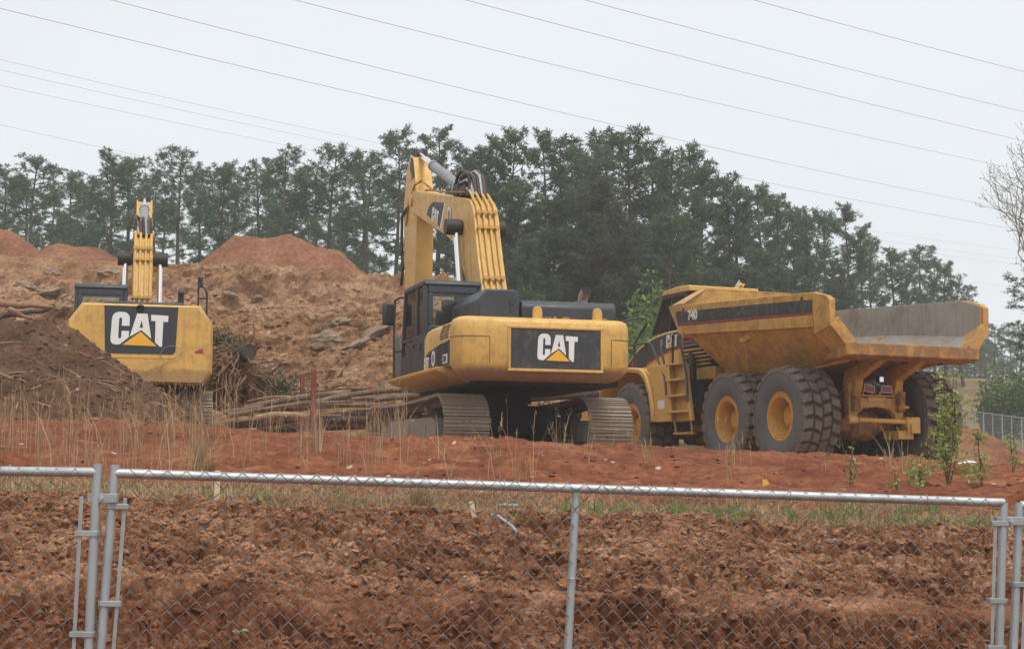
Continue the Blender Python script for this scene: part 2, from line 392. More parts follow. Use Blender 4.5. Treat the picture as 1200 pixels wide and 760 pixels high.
# ------------------------------------------------------------------ crawler track
def stadium(a, b, ra, rb, n=14):
    """closed path round two wheels at a (rear) and b (front) in the u,w plane, starting on the lower run"""
    pts = []
    for k in range(n+1):
        t = -PI/2+PI*k/n; pts.append((b[0]+rb*math.cos(t), b[1]+rb*math.sin(t)))
    m = 8
    p0 = (b[0], b[1]+rb); p1 = (a[0], a[1]+ra)
    for k in range(1, m):
        q = k/m; pts.append((p0[0]+(p1[0]-p0[0])*q, p0[1]+(p1[1]-p0[1])*q-0.05*math.sin(PI*q)))
    for k in range(n+1):
        t = PI/2+PI*k/n; pts.append((a[0]+ra*math.cos(t), a[1]+ra*math.sin(t)))
    return pts
def track(parent, v, side, sw=0.80, turn=0.0, a=(-2.02, 0.53), b=(2.05, 0.50), r=0.47, gray=True):
    path = stadium(a, b, r, r-0.03); P = [Vector((p[0], 0, p[1])) for p in path]; P.append(P[0])
    L = [0]
    for i in range(1, len(P)): L.append(L[-1]+(P[i]-P[i-1]).length)
    n = 49; pitch = L[-1]/n
    mb = MB(); j = 0; rr = random.Random(3)
    for k in range(n):
        d = (k+0.5)*pitch
        while L[j+1] < d: j += 1
        t = (d-L[j])/(L[j+1]-L[j]); p = P[j].lerp(P[j+1], t); tv = (P[j+1]-P[j]).normalized()
        nv = Vector((tv.z, 0, -tv.x))
        Mx = Matrix(((tv.x, 0, nv.x, p.x), (0, 1, 0, v), (tv.z, 0, nv.z, p.z), (0, 0, 0, 1)))
        mb.mi = 0
        mb.prism([(-0.098, 0.012), (0.118, 0.0), (0.118, 0.018), (-0.098, 0.030)], -sw/2, sw/2, 'y', Mx)
        for gx in (-0.075, -0.005, 0.068):
            mb.prism([(gx-0.012, 0.02), (gx+0.012, 0.02), (gx+0.007, 0.055), (gx-0.007, 0.055)], -sw/2, sw/2, 'y', Mx)
        mb.mi = 1
        for s in (-0.1, 0.1):
            mb.box((0, s, -0.055), (0.205, 0.045, 0.10), None, Mx)
            mb.box((-0.03, s*0.55, 0.031), (0.03, 0.03, 0.02), None, Mx)
    tr = mb.build('track', [M['shoe'], M['steel']], parent, smooth=None, fix=True)
    # sub-parts
    mb = MB()
    mb.prism([(-1.52, 0.30), (1.62, 0.30), (1.72, 0.38), (1.72, 0.56), (1.3, 0.68), (-1.2, 0.68), (-1.52, 0.58)], v-0.24, v+0.24)
    for u in (-0.9, 0.1, 1.0): mb.box((u, v+side*0.245, 0.47), (0.10, 0.02, 0.12))
    mb.span((-1.35, v-0.30, 0.24), (1.45, v+0.30, 0.33))
    mb.build('track_frame', M['frame_grey'] if gray else M['under'], tr, bevel=0.025)
    mb = MB()
    mb.lathe([(0.0, -0.1), (0.20, -0.1), (0.22, -0.05), (0.36, -0.05), (0.36, 0.05), (0.22, 0.05), (0.20, 0.16), (0.0, 0.16)], 26, Matrix.Translation((a[0], v, a[1])) @ Matrix.Diagonal((1, side, 1, 1)))
    for k in range(22):
        t = 2*PI*k/22; mb.box((a[0]+0.37*math.cos(t), v, a[1]+0.37*math.sin(t)), (0.07, 0.08, 0.06), (0, -t, 0))
    mb.build('sprocket', M['steel'], tr)
    mb = MB(); mb.lathe([(0.0, -0.12), (0.15, -0.12), (0.17, -0.08), (0.37, -0.08), (0.37, -0.03), (0.39, -0.03), (0.39, 0.03), (0.37, 0.03), (0.37, 0.08), (0.17, 0.08), (0.15, 0.12), (0.0, 0.12)], 26, Matrix.Translation((b[0], v, b[1])))
    mb.build('idler', M['steel'], tr)
    for k in range(8):
        mb = MB(); mb.lathe([(0.0, -0.19), (0.11, -0.19), (0.11, -0.06), (0.085, -0.06), (0.085, 0.06), (0.11, 0.06), (0.11, 0.19), (0.0, 0.19)], 14, Matrix.Translation((-1.35+k*0.39, v, 0.235)))
        mb.build('roller', M['steel'], tr)
    for u in (-0.7, 0.75):
        mb = MB(); mb.lathe([(0.0, -0.16), (0.085, -0.16), (0.085, 0.16), (0.0, 0.16)], 14, Matrix.Translation((u, v, 0.80))); mb.build('carrier_roller', M['steel'], tr)
    # dried mud lying on the frame and inside the belt
    mb = MB()
    for k in range(16):
        u = -1.5+3.1*rr.random(); s = 0.10+0.13*rr.random()
        vs = []; 
        for q in range(7):
            t = 2*PI*q/7; vs.append((u+s*1.6*math.cos(t)*(0.7+0.5*rr.random()), v+0.22*math.sin(t)*(0.7+0.4*rr.random()), 0.64))
        mb.add(vs+[(u, v, 0.66+s*0.9)], [(q, (q+1) % 7, 7) for q in range(7)])
    mb.build('dried_mud', M['mud'], tr, smooth=70)
    return tr

def cylinder_rod(parent, name, A, B, split, rb, rr_, mat_b, mat_r='chrome'):
    """hydraulic cylinder: barrel from A to the split, bright rod on to B"""
    A, B = Vector(A), Vector(B); S = A.lerp(B, split)
    mb = MB(); mb.tube([A, S], rb, 16); mb.tube([S-(S-A).normalized()*0.10, S+(S-A).normalized()*0.03], rb*1.15, 16)
    mb.tube([A+Vector((0, -rb*1.2, 0)), A+Vector((0, rb*1.2, 0))], rb*1.0, 12)
    o = mb.build(name, mat_b, parent)
    mb = MB(); mb.tube([S, B], rr_, 14); mb.build('piston_rod', M[mat_r], o)
    mb = MB(); mb.tube([B+Vector((0, -rb*1.15, 0)), B+Vector((0, rb*1.15, 0))], rr_*1.5, 12); mb.build('rod_eye', M['grease'], o)
    return o

BOOM = [(-0.42, 1.75), (-0.46, 2.2), (-0.15, 3.0), (0.16, 3.6), (0.40, 4.13), (0.50, 4.42), (0.66, 4.70), (0.92, 4.87), (1.25, 4.96), (3.2, 5.32), (5.22, 5.70), (5.9, 5.86), (6.30, 5.90), (6.46, 5.72), (6.36, 5.52), (6.10, 5.42), (5.67, 5.29), (4.0, 4.80), (2.70, 4.42), (2.28, 4.27), (1.72, 3.93), (1.36, 3.60), (1.05, 3.30), (0.45, 2.2), (0.10, 1.75)]
def boom_assembly(root, T, detail=True, bw=0.24):
    """boom, stick, cylinders and hoses; T maps the u,w drawing to the machine (scale and tilt about the foot)"""
    def Q(u, w, v=0.0):
        p = T @ Vector((u, 0, w)); return (p.x, v, p.z)
    def q2(pts): return [(Q(*p)[0], Q(*p)[2]) for p in pts]
    mb = MB(); mb.prism(q2(BOOM), -bw, bw)
    # flanges along both edges and plates that stiffen the bend
    for s in (-1, 1): mb.prism(q2([(0.62, 3.25), (1.3, 3.75), (1.75, 4.1), (2.3, 4.38), (1.9, 4.6), (1.3, 4.55), (0.85, 4.2)]), s*bw, s*(bw+0.012))
    boom = mb.build('boom', M['yellow_clean'], root, bevel=0.02)
    for s in (-1, 1):
        mb = MB(); mb.tube([Q(1.43, 4.42, s*bw), Q(1.43, 4.42, s*(bw+0.26))], 0.13, 16); mb.tube([Q(1.43, 4.42, s*(bw+0.04)), Q(1.43, 4.42, s*(bw+0.34))], 0.155, 16)
        mb.build('cylinder_pin', M['grease'], boom)
    for s in (-1, 1):
        mb = MB(); mb.tube([Q(6.15, 5.68, s*(bw-0.02)), Q(6.15, 5.68, s*(bw+0.05))], 0.13, 18); mb.build('stick_pin', M['yellow'], boom)
    # hydraulic lines down the back of the boom
    back = [(-0.20, 2.75), (0.02, 3.25), (0.20, 3.6), (0.44, 4.13), (0.54, 4.42), (0.70, 4.70), (0.95, 4.86)]
    for k, v in enumerate((-0.165, -0.058, 0.058, 0.165)):
        mb = MB(); pts = []
        for u, w in back: pts.append(Q(u-0.075, w+0.03, v))
        pts.append(Q(1.15, 5.03+0.02*k, v*1.05)); pts.append(Q(1.5, 5.2, v*0.9))
        mb.tube(pts, 0.027, 8); mb.build('hydraulic_line', M['yellow_clean'], boom)
    for (u, w) in ((0.02, 3.25), (0.50, 4.25), (0.62, 4.55)):
        mb = MB(); c = Q(u-0.10, w+0.04); mb.box(c, (0.05, 0.42, 0.045))
        for v in (-0.165, -0.058, 0.058, 0.165): mb.tube([(c[0]-0.05, v, c[2]), (c[0]+0.05, v, c[2])], 0.038, 8)
        mb.build('line_clamp', M['yellow_clean'], boom)
    # hose bundle over the bend, valve blocks
    rr = random.Random(5)
    for k in range(7):
        v = -0.17+0.055*k; mb = MB(); h = 0.30+0.22*rr.random()
        pts = [Q(1.1+0.1*rr.random(), 5.0, v), Q(1.25, 5.0+h*0.8, v+0.04*rr.random()), Q(1.75, 5.08+h, v+0.05*(rr.random()-0.5)), Q(2.35, 5.15+h*0.9, v*0.7), Q(2.8, 5.42, v*0.5)]
        sm = []
        for i in range(4):
            for t in (0, 0.33, 0.66): sm.append(tuple(Vector(pts[i]).lerp(Vector(pts[i+1]), t)))
        mb.tube(sm+[pts[4]], 0.028+0.01*rr.random(), 7); mb.build('hose', M['old_hose'] if k % 3 == 1 else (M['galv_dull'] if k % 3 == 2 else M['dark_hose']), boom)
    mb = MB(); mb.box(Q(1.9, 5.22), (0.5, 0.30, 0.2)); mb.box(Q(2.5, 5.32), (0.4, 0.26, 0.26)); mb.box(Q(1.4, 5.1), (0.25, 0.34, 0.14))
    mb.build('valve_block', M['grease'], boom, bevel=0.02)
    mb = MB()
    for v in (0.13, 0.17): mb.tube([Q(1.5, 5.12, v), Q(2.6, 5.30, v), Q(3.6, 5.47, v), Q(4.6, 5.66, v), Q(5.1, 5.74, v)], 0.022, 6)
    mb.tube([Q(4.5, 5.68, 0.19), Q(5.3, 5.98, 0.21), Q(5.9, 5.98, 0.23), Q(6.5, 5.72, 0.235), Q(6.75, 5.2, 0.235)], 0.022, 6)
    mb.build('pipe_run', M['yellow_dirty'], boom)
    # stick with its cylinder, linkage and bucket
    S = [(6.02, 6.05), (6.30, 6.66), (6.62, 6.78), (6.92, 6.55), (7.27, 5.75), (7.22, 5.3), (7.05, 4.0), (6.96, 2.75), (6.72, 2.55), (6.46, 2.7), (5.92, 4.0), (5.86, 5.25)]
    mb = MB(); mb.prism(q2(S), -0.19, 0.19)
    for s in (-1, 1): mb.prism(q2([(6.0, 5.2), (6.9, 5.4), (6.9, 6.0), (6.2, 6.2)]), s*0.19, s*0.205)
    stick = mb.build('stick', M['yellow_clean'], root, bevel=0.02)
    mb = MB(); mb.prism(q2([(6.12, 6.25), (6.32, 6.62), (6.55, 6.70), (6.62, 6.45), (6.45, 6.30), (6.40, 5.98), (6.33, 6.20), (6.25, 5.85), (6.20, 6.15)]), 0.193, 0.197); mb.build('grease_stain', M['grease'], stick, smooth=None)
    mb = MB()
    for s in (-1, 1): mb.prism(q2([(6.34, 6.55), (6.40, 6.88), (6.58, 6.92), (6.70, 6.72)]), s*0.08, s*0.15)
    mb.build('cylinder_bracket', M['grease'], stick, bevel=0.01)
    mb = MB(); sm = [Q(6.75, 5.6, 0.215), Q(7.28, 5.5, 0.22), Q(7.3, 4.9, 0.22), Q(7.12, 4.3, 0.22), Q(7.35, 3.95, 0.2)]
    mb.tube(sm, 0.035, 8); mb.build('hose', M['dark_hose'], stick)
    cylinder_rod(root, 'stick_cylinder', Q(2.80, 5.46), Q(6.52, 6.78), 0.62, 0.105, 0.062, M['barrel'])
    for s in (-1, 1):
        cylinder_rod(root, 'boom_cylinder', Q(0.50, 1.55, s*0.37), Q(1.43, 4.42, s*0.37), 0.42, 0.105, 0.062, M['yellow_dirty'])
    B = [(6.62, 2.75), (7.0, 2.7), (7.05, 2.3), (6.95, 1.75), (6.55, 1.35), (5.95, 1.25), (5.5, 1.45), (5.42, 1.62), (5.9, 1.55), (6.3, 1.85), (6.35, 2.35)]
    mb = MB(); mb.prism(q2(B), -0.40, 0.40)
    for k in range(5):
        c = Q(5.38, 1.56, -0.34+0.17*k); mb.box(c, (0.26, 0.09, 0.07), (0, 0.6, 0))
    mb.build('bucket', M['steel'], root, bevel=0.02)
    if detail:
        # dark emblem shield with letters, and a round sticker
        sh = [(4.62, 5.14), (4.42, 5.27), (4.05, 5.32), (2.98, 5.14), (3.36, 4.70)]
        mb = MB(); mb.prism(q2(sh), bw+0.001, bw+0.004); sp = mb.build('emblem_shield', M['decal'], boom, smooth=None)
        mb = MB(); mb.prism(q2([(2.98, 5.14), (2.90, 5.12), (3.27, 4.66), (3.36, 4.70)]), bw+0.001, bw+0.004); mb.build('emblem_edge', M['white'], sp, smooth=None)
        a, b = Vector(Q(4.15, 4.93, bw+0.005)), Vector(Q(3.40, 4.72, bw+0.005))
        logo(sp, tuple(a), tuple(b-a), tuple(Vector(Q(4.02, 5.3, 0))-Vector(Q(4.15, 4.9, 0))), 0.30, 1.25)
        c = Q(2.52, 4.83); mb = MB(); mb.disc((c[0], c[2]), 0.155, 'y', (bw+0.013, bw+0.017), 24); st = mb.build('round_sticker', M['white'], boom, smooth=None)
        mb = MB(); mb.disc((c[0], c[2]), 0.10, 'y', (bw+0.018, bw+0.020), 20); mb.build('sticker_seal', M['greyline'], st, smooth=None)
    return boom

def cab_part(root, u0, u1, v0, v1, w0, top, sill=2.12):
    """operator's cab: black frame, real openings with glass, a seat inside"""
    mb = MB(); t = 0.07
    lo = [(u0, w0), (u1+0.12, w0), (u1+0.14, w0+0.25), (u1+0.10, sill-0.28), (u1-0.55, sill-0.26), (u1-1.0, sill+0.04), (u0, sill+0.04)]
    mb.prism(lo, v1-t, v1)
    mb.prism([(u0, w0), (u1+0.12, w0), (u1+0.14, w0+0.3), (u1+0.1, sill-0.1), (u0, sill)], v0, v0+t)
    mb.span((u0, v0+t, w0), (u0+t, v1-t, sill+0.18)); mb.span((u0+t, v0+t, w0), (u1+0.1, v1-t, w0+0.08))
    for v in (v0, v1-t):          # pillars: rear, centre, front (leaning)
        mb.prism([(u0, sill), (u0+0.13, sill), (u0+0.15, top-0.1), (u0+0.02, top-0.1)], v, v+t)
        mb.prism([(u0+0.62, sill), (u0+0.72, sill), (u0+0.74, top-0.1), (u0+0.64, top-0.1)], v, v+t)
        mb.prism([(u1+0.03, sill-0.3), (u1+0.11, sill-0.3), (u1-0.09, top-0.1), (u1-0.18, top-0.1)], v, v+t)
    mb.span((u0, v0+t, top-0.24), (u0+t, v1-t, top-0.1)); mb.span((u0, v0+t, sill+0.18), (u0+t, v0+0.16, top-0.24)); mb.span((u0, v1-0.16, sill+0.18), (u0+t, v1-t, top-0.24))
    cab = mb.build('cab', M['charcoal'], root, bevel=0.018)
    mb = MB(); mb.prism([(u0-0.02, top-0.11), (u1-0.08, top-0.11), (u1-0.16, top-0.03), (u1-0.30, top), (u0+0.06, top), (u0-0.02, top-0.05)], v0-0.01, v1+0.01)
    mb.build('cab_roof', M['charcoal'], root, bevel=0.03)
    def pane(name, pts, a, b): mb = MB(); mb.prism(pts, a, b); return mb.build(name, M['glass'], cab, smooth=None)
    pane('side_window', [(u0+0.73, sill+0.02), (u1+0.01, sill+0.02), (u1-0.17, top-0.12), (u0+0.75, top-0.12)], v1-0.045, v1-0.03)
    pane('side_window', [(u0+0.13, sill+0.05), (u0+0.62, sill+0.05), (u0+0.64, top-0.12), (u0+0.15, top-0.12)], v1-0.045, v1-0.03)
    pane('side_window', [(u0+0.13, sill+0.02), (u1+0.01, sill+0.02), (u1-0.17, top-0.12), (u0+0.15, top-0.12)], v0+0.03, v0+0.045)
    pane('lower_window', [(u1-0.55, sill-0.25), (u1+0.06, sill-0.27), (u1+0.02, sill-0.02), (u1-0.9, sill-0.02)], v1-0.045, v1-0.03)
    mb = MB(); mb.span((u0+0.025, v0+0.16, sill+0.18), (u0+0.04, v1-0.16, top-0.24)); mb.build('rear_window', M['glass'], cab, smooth=None)
    mb = MB(); mb.prism([(u1+0.09, w0+0.2), (u1+0.11, w0+0.2), (u1-0.12, top-0.12), (u1-0.14, top-0.12)], v0+t, v1-t); mb.build('windscreen', M['glass'], cab, smooth=None)
    mb = MB(); mb.prism([(u0+0.06, sill-0.02), (u1+0.05, sill-0.02), (u1+0.05, sill+0.03), (u0+0.06, sill+0.03)], v1-0.01, v1+0.008); mb.build('window_rail', M['charcoal'], cab)
    mb = MB(); mb.span((u0+0.35, v0+0.28, w0+0.35), (u0+0.85, v1-0.28, w0+0.50)); mb.prism([(u0+0.33, w0+0.45), (u0+0.47, w0+0.45), (u0+0.36, w0+1.15), (u0+0.24, w0+1.15)], v0+0.28, v1-0.28); mb.span((u0+0.22, v0+0.37, w0+1.15), (u0+0.33, v1-0.37, w0+1.35))
    mb.build('seat', M['seat'], cab, bevel=0.04)
    mb = MB(); mb.span((u0+0.75, v1-0.075, sill+0.05), (u0+0.98, v1-0.065, top-0.15))
    mb.build('sun_blind', M['blind'], cab, smooth=None)
    mb = MB(); mb.tube([(u1-0.05, v1-0.16, w0+0.5), (u1-0.22, v1-0.2, w0+0.95)], 0.02, 8); mb.box((u1-0.24, v1-0.2, w0+1.0), (0.09, 0.09, 0.12)); mb.build('control_lever', M['black'], cab)
    mb = MB(); mb.box((u0+0.85, v1+0.02, sill-0.14), (0.16, 0.03, 0.04)); mb.box((u0+0.25, v1+0.012, sill-0.2), (0.1, 0.02, 0.14)); mb.build('door_handle', M['black'], cab, bevel=0.008)
    return cab

def handrail(root, name, pts, mat='black', r=0.022):
    mb = MB()
    for p in pts: mb.tube(p, r, 8)
    return mb.build(name, M[mat], root)

def common_base(root, vt=1.295, sw=0.8, turn=0.0):
    for side in (1, -1): track(root, side*vt, side, sw).rotation_euler = (0, 0, turn)
    mb = MB()
    mb.prism([(-0.95, 0.42), (0.95, 0.42), (1.1, 0.6), (0.95, 0.93), (-0.95, 0.93), (-1.1, 0.6)], -0.62, 0.62)
    for sx in (-1, 1):
        for sy in (-1, 1):
            mb.add([(sx*0.45, sy*0.5, 0.45), (sx*0.95, sy*0.5, 0.45), (sx*1.25, sy*1.08, 0.35), (sx*0.75, sy*1.08, 0.35), (sx*0.45, sy*0.5, 0.9), (sx*0.95, sy*0.5, 0.88), (sx*1.25, sy*1.08, 0.66), (sx*0.75, sy*1.08, 0.66)],
                   [(0,1,2,3),(4,7,6,5),(0,4,5,1),(1,5,6,2),(2,6,7,3),(3,7,4,0)])
    mb.build('undercarriage', M['under'], root, bevel=0.02).rotation_euler = (0, 0, turn)
    mb = MB(); mb.lathe([(0.0, 0.92), (0.66, 0.92), (0.66, 1.0), (0.72, 1.0), (0.72, 1.18), (0.0, 1.18)], 40, None, 'z'); mb.build('swing_bearing', M['under'], root)

def excavator_big(loc, yaw):
    root = empty('excavator', loc, PI/2+yaw)
    tag(root, 'big yellow excavator with raised bent boom and black cab beside the dump truck', 'excavator', 'yellow excavators parked on the dirt pad')
    common_base(root, turn=0.075)
    # platform
    mb = MB(); mb.prism([(-3.0, 1.18), (1.35, 1.18), (1.35, 1.40), (-3.0, 1.40)], -1.40, 1.06); mb.build('platform', M['under'], root, bevel=0.02)
    mb = MB(); mb.prism([(1.04, 1.22), (1.60, 1.40), (1.63, 1.43), (1.63, 1.475), (1.04, 1.475)], -2.55, 1.55, 'x'); mb.build('walkway_box', M['yellow'], root, bevel=0.012)
    # counterweight: stacked plan outlines, flat in the middle, rounded at the corners, tucked in below
    def plan(ins, u_back=-3.46, vs=1.50, u_front=-2.98):
        rc = 0.30
        pts = [(u_back+rc-(rc-ins)*math.sin(t), vs-rc+(rc-ins)*math.cos(t)) for t in [PI/2*k/8 for k in range(9)]]
        half = [(u_front, vs-ins)]+pts
        return half+[(u, -v) for u, v in reversed(half)]
    rings = []
    for w, ins in ((1.23, 0.30), (1.27, 0.20), (1.34, 0.09), (1.42, 0.03), (1.50, 0.0), (2.05, 0.0), (2.17, 0.012), (2.225, 0.045), (2.255, 0.10), (2.265, 0.17)):
        rings.append([(u, v, w) for u, v in plan(ins)])
    mb = MB(); mb.loft(rings)
    cw = mb.build('counterweight', M['yellow_cw'], root, smooth=40, bevel=0.0)
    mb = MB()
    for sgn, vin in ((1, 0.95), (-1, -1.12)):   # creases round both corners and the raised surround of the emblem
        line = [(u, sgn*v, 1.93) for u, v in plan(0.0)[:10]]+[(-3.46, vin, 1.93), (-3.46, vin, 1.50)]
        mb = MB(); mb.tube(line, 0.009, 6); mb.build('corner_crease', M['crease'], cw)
    mb = MB(); a0, a1, b0, b1 = -0.93, 0.60, 1.42, 2.07
    for (p, q) in (((a0-0.05, b0-0.05), (a1+0.05, b0)), ((a0-0.05, b1), (a1+0.05, b1+0.05)), ((a0-0.05, b0), (a0, b1)), ((a1, b0), (a1+0.05, b1))):
        mb.span((-3.485, p[0], p[1]), (-3.44, q[0], q[1]))
    mb.build('emblem_surround', M['yellow'], cw, bevel=0.012)
    mb = MB(); mb.span((-3.470, a0, b0), (-3.455, a1, b1)); pl = mb.build('emblem_panel', M['decal'], cw, smooth=None)
    logo(pl, (-3.474, 0.155, 1.545), (0, -1, 0), (0, 0, 1), 0.435, 0.94)
    for v in (0.07, -0.97):
        mb = MB(); pr = [(0.075*math.cos(t), 0.075*math.sin(t)) for t in [PI*k/8 for k in range(9)]]
        mb.prism([(v+p[0], 2.40+p[1]) for p in pr]+[(v-0.085, 2.25), (v+0.085, 2.25)], -3.20, -3.12, 'x'); mb.build('lifting_eye', M['yellow'], cw, bevel=0.01)
    for v, d in ((-0.1, 0.05), (-0.17, 0.05), (-0.26, 0.05), (-0.45, 0.13), (-1.05, 0.05), (-1.13, 0.08)):
        mb = MB(); mb.box((-3.05, v, 2.28), (0.1, d, 0.07)); mb.build('bolt', M['yellow_dirty'], cw, bevel=0.01)
    # left engine cover with louvres, black decal, letters
    sec = [(1.00, 1.475), (1.485, 1.475), (1.485, 2.03), (1.44, 2.16), (1.33, 2.24), (1.00, 2.26)]
    mb = MB(); mb.prism(sec, -2.975, -0.97, 'x'); dr = mb.build('engine_cover', M['yellow_clean'], root, bevel=0.02)
    mb = MB(); mb.prism([(-2.93, 1.49), (-1.0, 1.49), (-1.0, 1.70), (-1.35, 1.80), (-2.2, 1.87), (-2.93, 1.90)], 1.487, 1.491); dp = mb.build('side_decal', M['decal'], dr, smooth=None)
    mb = MB(); mb.prism([(-2.97, 1.49), (-2.935, 1.49), (-2.935, 1.68), (-2.90, 1.9), (-2.97, 1.9)], 1.487, 1.491); mb.build('red_stripe', M['red'], dr, smooth=None)
    mb = MB()
    for c in range(2):
        for k in range(5): mb.span((-2.62+c*0.36, 1.46, 2.0+k*0.0), (-2.62+c*0.36, 1.46, 2.0))
    mb = MB()
    for c in range(2):
        for k in range(6):
            w = 1.955+0.042*k; y = 1.488-max(0, w-2.03)*0.33
            mb.box((-2.66+c*0.33, y, w), (0.27, 0.012, 0.018))
    mb.build('upper_louvre', M['groove'], dr, smooth=None)
    mb = MB()
    for k in range(4):
        mb.box((-2.62, 1.492, 1.845-0.045*k), (0.34, 0.006, 0.022)); mb.box((-2.20, 1.492, 1.845-0.045*k), (0.34, 0.006, 0.022))
    for k in range(5): mb.box((-2.16, 1.492, 1.655-0.036*k), (0.24, 0.006, 0.02))
    for k in range(4): mb.box((-1.32, 1.492, 1.74-0.03*k), (0.22, 0.006, 0.014))
    mb.build('lower_louvre', M['groove'], dr, smooth=None)
    logo(dp, (-1.02, 1.494, 1.50), (-1, 0, 0), (0, 0, 1), 0.22, 1.0)
    mb = MB(); mb.disc((-1.72, 1.665), 0.135, 'y', (1.492, 1.496), 24); st = mb.build('round_sticker', M['white'], dp, smooth=None)
    mb = MB(); mb.disc((-1.72, 1.665), 0.08, 'y', (1.497, 1.499), 20); mb.build('sticker_seal', M['greyline'], st, smooth=None)
    mb = MB(); mb.span((-2.78, 1.4925, 1.53), (-2.44, 1.4955, 1.68)); nb = mb.build('number_plate', M['white'], dp, smooth=None)
    words(nb, '330', (-2.47, 1.497, 1.555), (-1, 0, 0), (0, 0, 1), 0.10, M['decal'], 0.015)
    # right engine cover
    mb = MB(); mb.prism([(-1.00, 1.475), (-1.485, 1.475), (-1.485, 2.03), (-1.44, 2.16), (-1.33, 2.24), (-1.00, 2.26)], -2.975, 1.2, 'x'); mb.build('side_cover', M['yellow_clean'], root, bevel=0.02)
    mb = MB(); mb.prism([(-2.9, 1.42), (-0.97, 1.42), (-0.97, 2.25), (-2.9, 2.25)], -0.98, 0.98); mb.build('engine_bay', M['black'], root)
    mb = MB(); mb.prism([(-2.95, 2.262), (-1.2, 2.262), (-1.2, 2.52), (-1.3, 2.60), (-2.86, 2.60), (-2.95, 2.50)], -1.38, 0.28); eh = mb.build('engine_hood', M['charcoal'], root, bevel=0.03)
    mb = MB()
    for v in (-0.75, -0.1): mb.box((-2.0, v, 2.612), (1.4, 0.06, 0.03))
    mb.build('hood_rib', M['charcoal'], eh, bevel=0.01)
    mb = MB(); mb.prism([(0.31, 2.263), (1.02, 2.263), (1.02, 2.58), (0.88, 2.76), (0.40, 2.76), (0.31, 2.66)], -2.95, -1.0, 'x'); fb = mb.build('filter_housing', M['charcoal'], root, bevel=0.025)
    mb = MB(); mb.box((-2.955, 0.46, 2.55), (0.02, 0.07, 0.1)); mb.box((-2.955, 0.46, 2.43), (0.02, 0.05, 0.08)); mb.build('housing_latch', M['black'], fb, bevel=0.006)
    mb = MB(); mb.tube([(-2.0, -1.08, 2.58), (-2.02, -1.08, 2.74), (-2.07, -1.08, 2.80), (-2.20, -1.09, 2.88)], [0.085, 0.085, 0.085, 0.088], 16, cap=False); ex = mb.build('exhaust_pipe', M['exhaust'], root)
    mb = MB(); mb.tube([(-2.10, -1.083, 2.82), (-2.19, -1.089, 2.874)], 0.080, 16); mb.build('pipe_mouth', M['groove'], ex)
    for u, v, h in ((-1.9, -0.48, 0.38), (-1.8, -0.56, 0.30)):
        mb = MB(); mb.tube([(u, v, 2.58), (u-0.04, v, 2.60+h)], [0.022, 0.016], 8); mb.build('antenna', M['black'], root)
    mb = MB(); mb.lathe([(0.0, 0.12), (0.06, 0.115), (0.12, 0.08), (0.15, 0.0), (0.13, -0.08), (0.0, -0.08)], 18, Matrix.Translation((-1.8, -1.55, 2.52)) @ Euler((0, -1.3, 0)).to_matrix().to_4x4(), 'z'); mb.tube([(-1.72, -1.52, 2.5), (-1.7, -1.45, 2.3), (-1.7, -1.45, 2.1)], 0.02, 8)
    mb.build('mirror', M['chrome'], root)
    cab_part(root, -0.93, 0.95, 0.46, 1.485, 1.44, 3.12, 2.13)
    handrail(root, 'grab_rail', [[(1.50, 1.52, 1.46), (1.50, 1.53, 2.2), (1.50, 1.52, 2.98), (1.40, 1.45, 3.02), (1.15, 1.42, 3.0)], [(1.50, 1.52, 2.0), (1.12, 1.45, 2.0)]])
    mb = MB(); mb.box((1.62, 1.62, 2.72), (0.12, 0.24, 0.42), (0, 0, 0.3)); mb.build('mirror', M['black'], root, bevel=0.04)
    boom_assembly(root, Matrix.Identity(4), True)
    return root

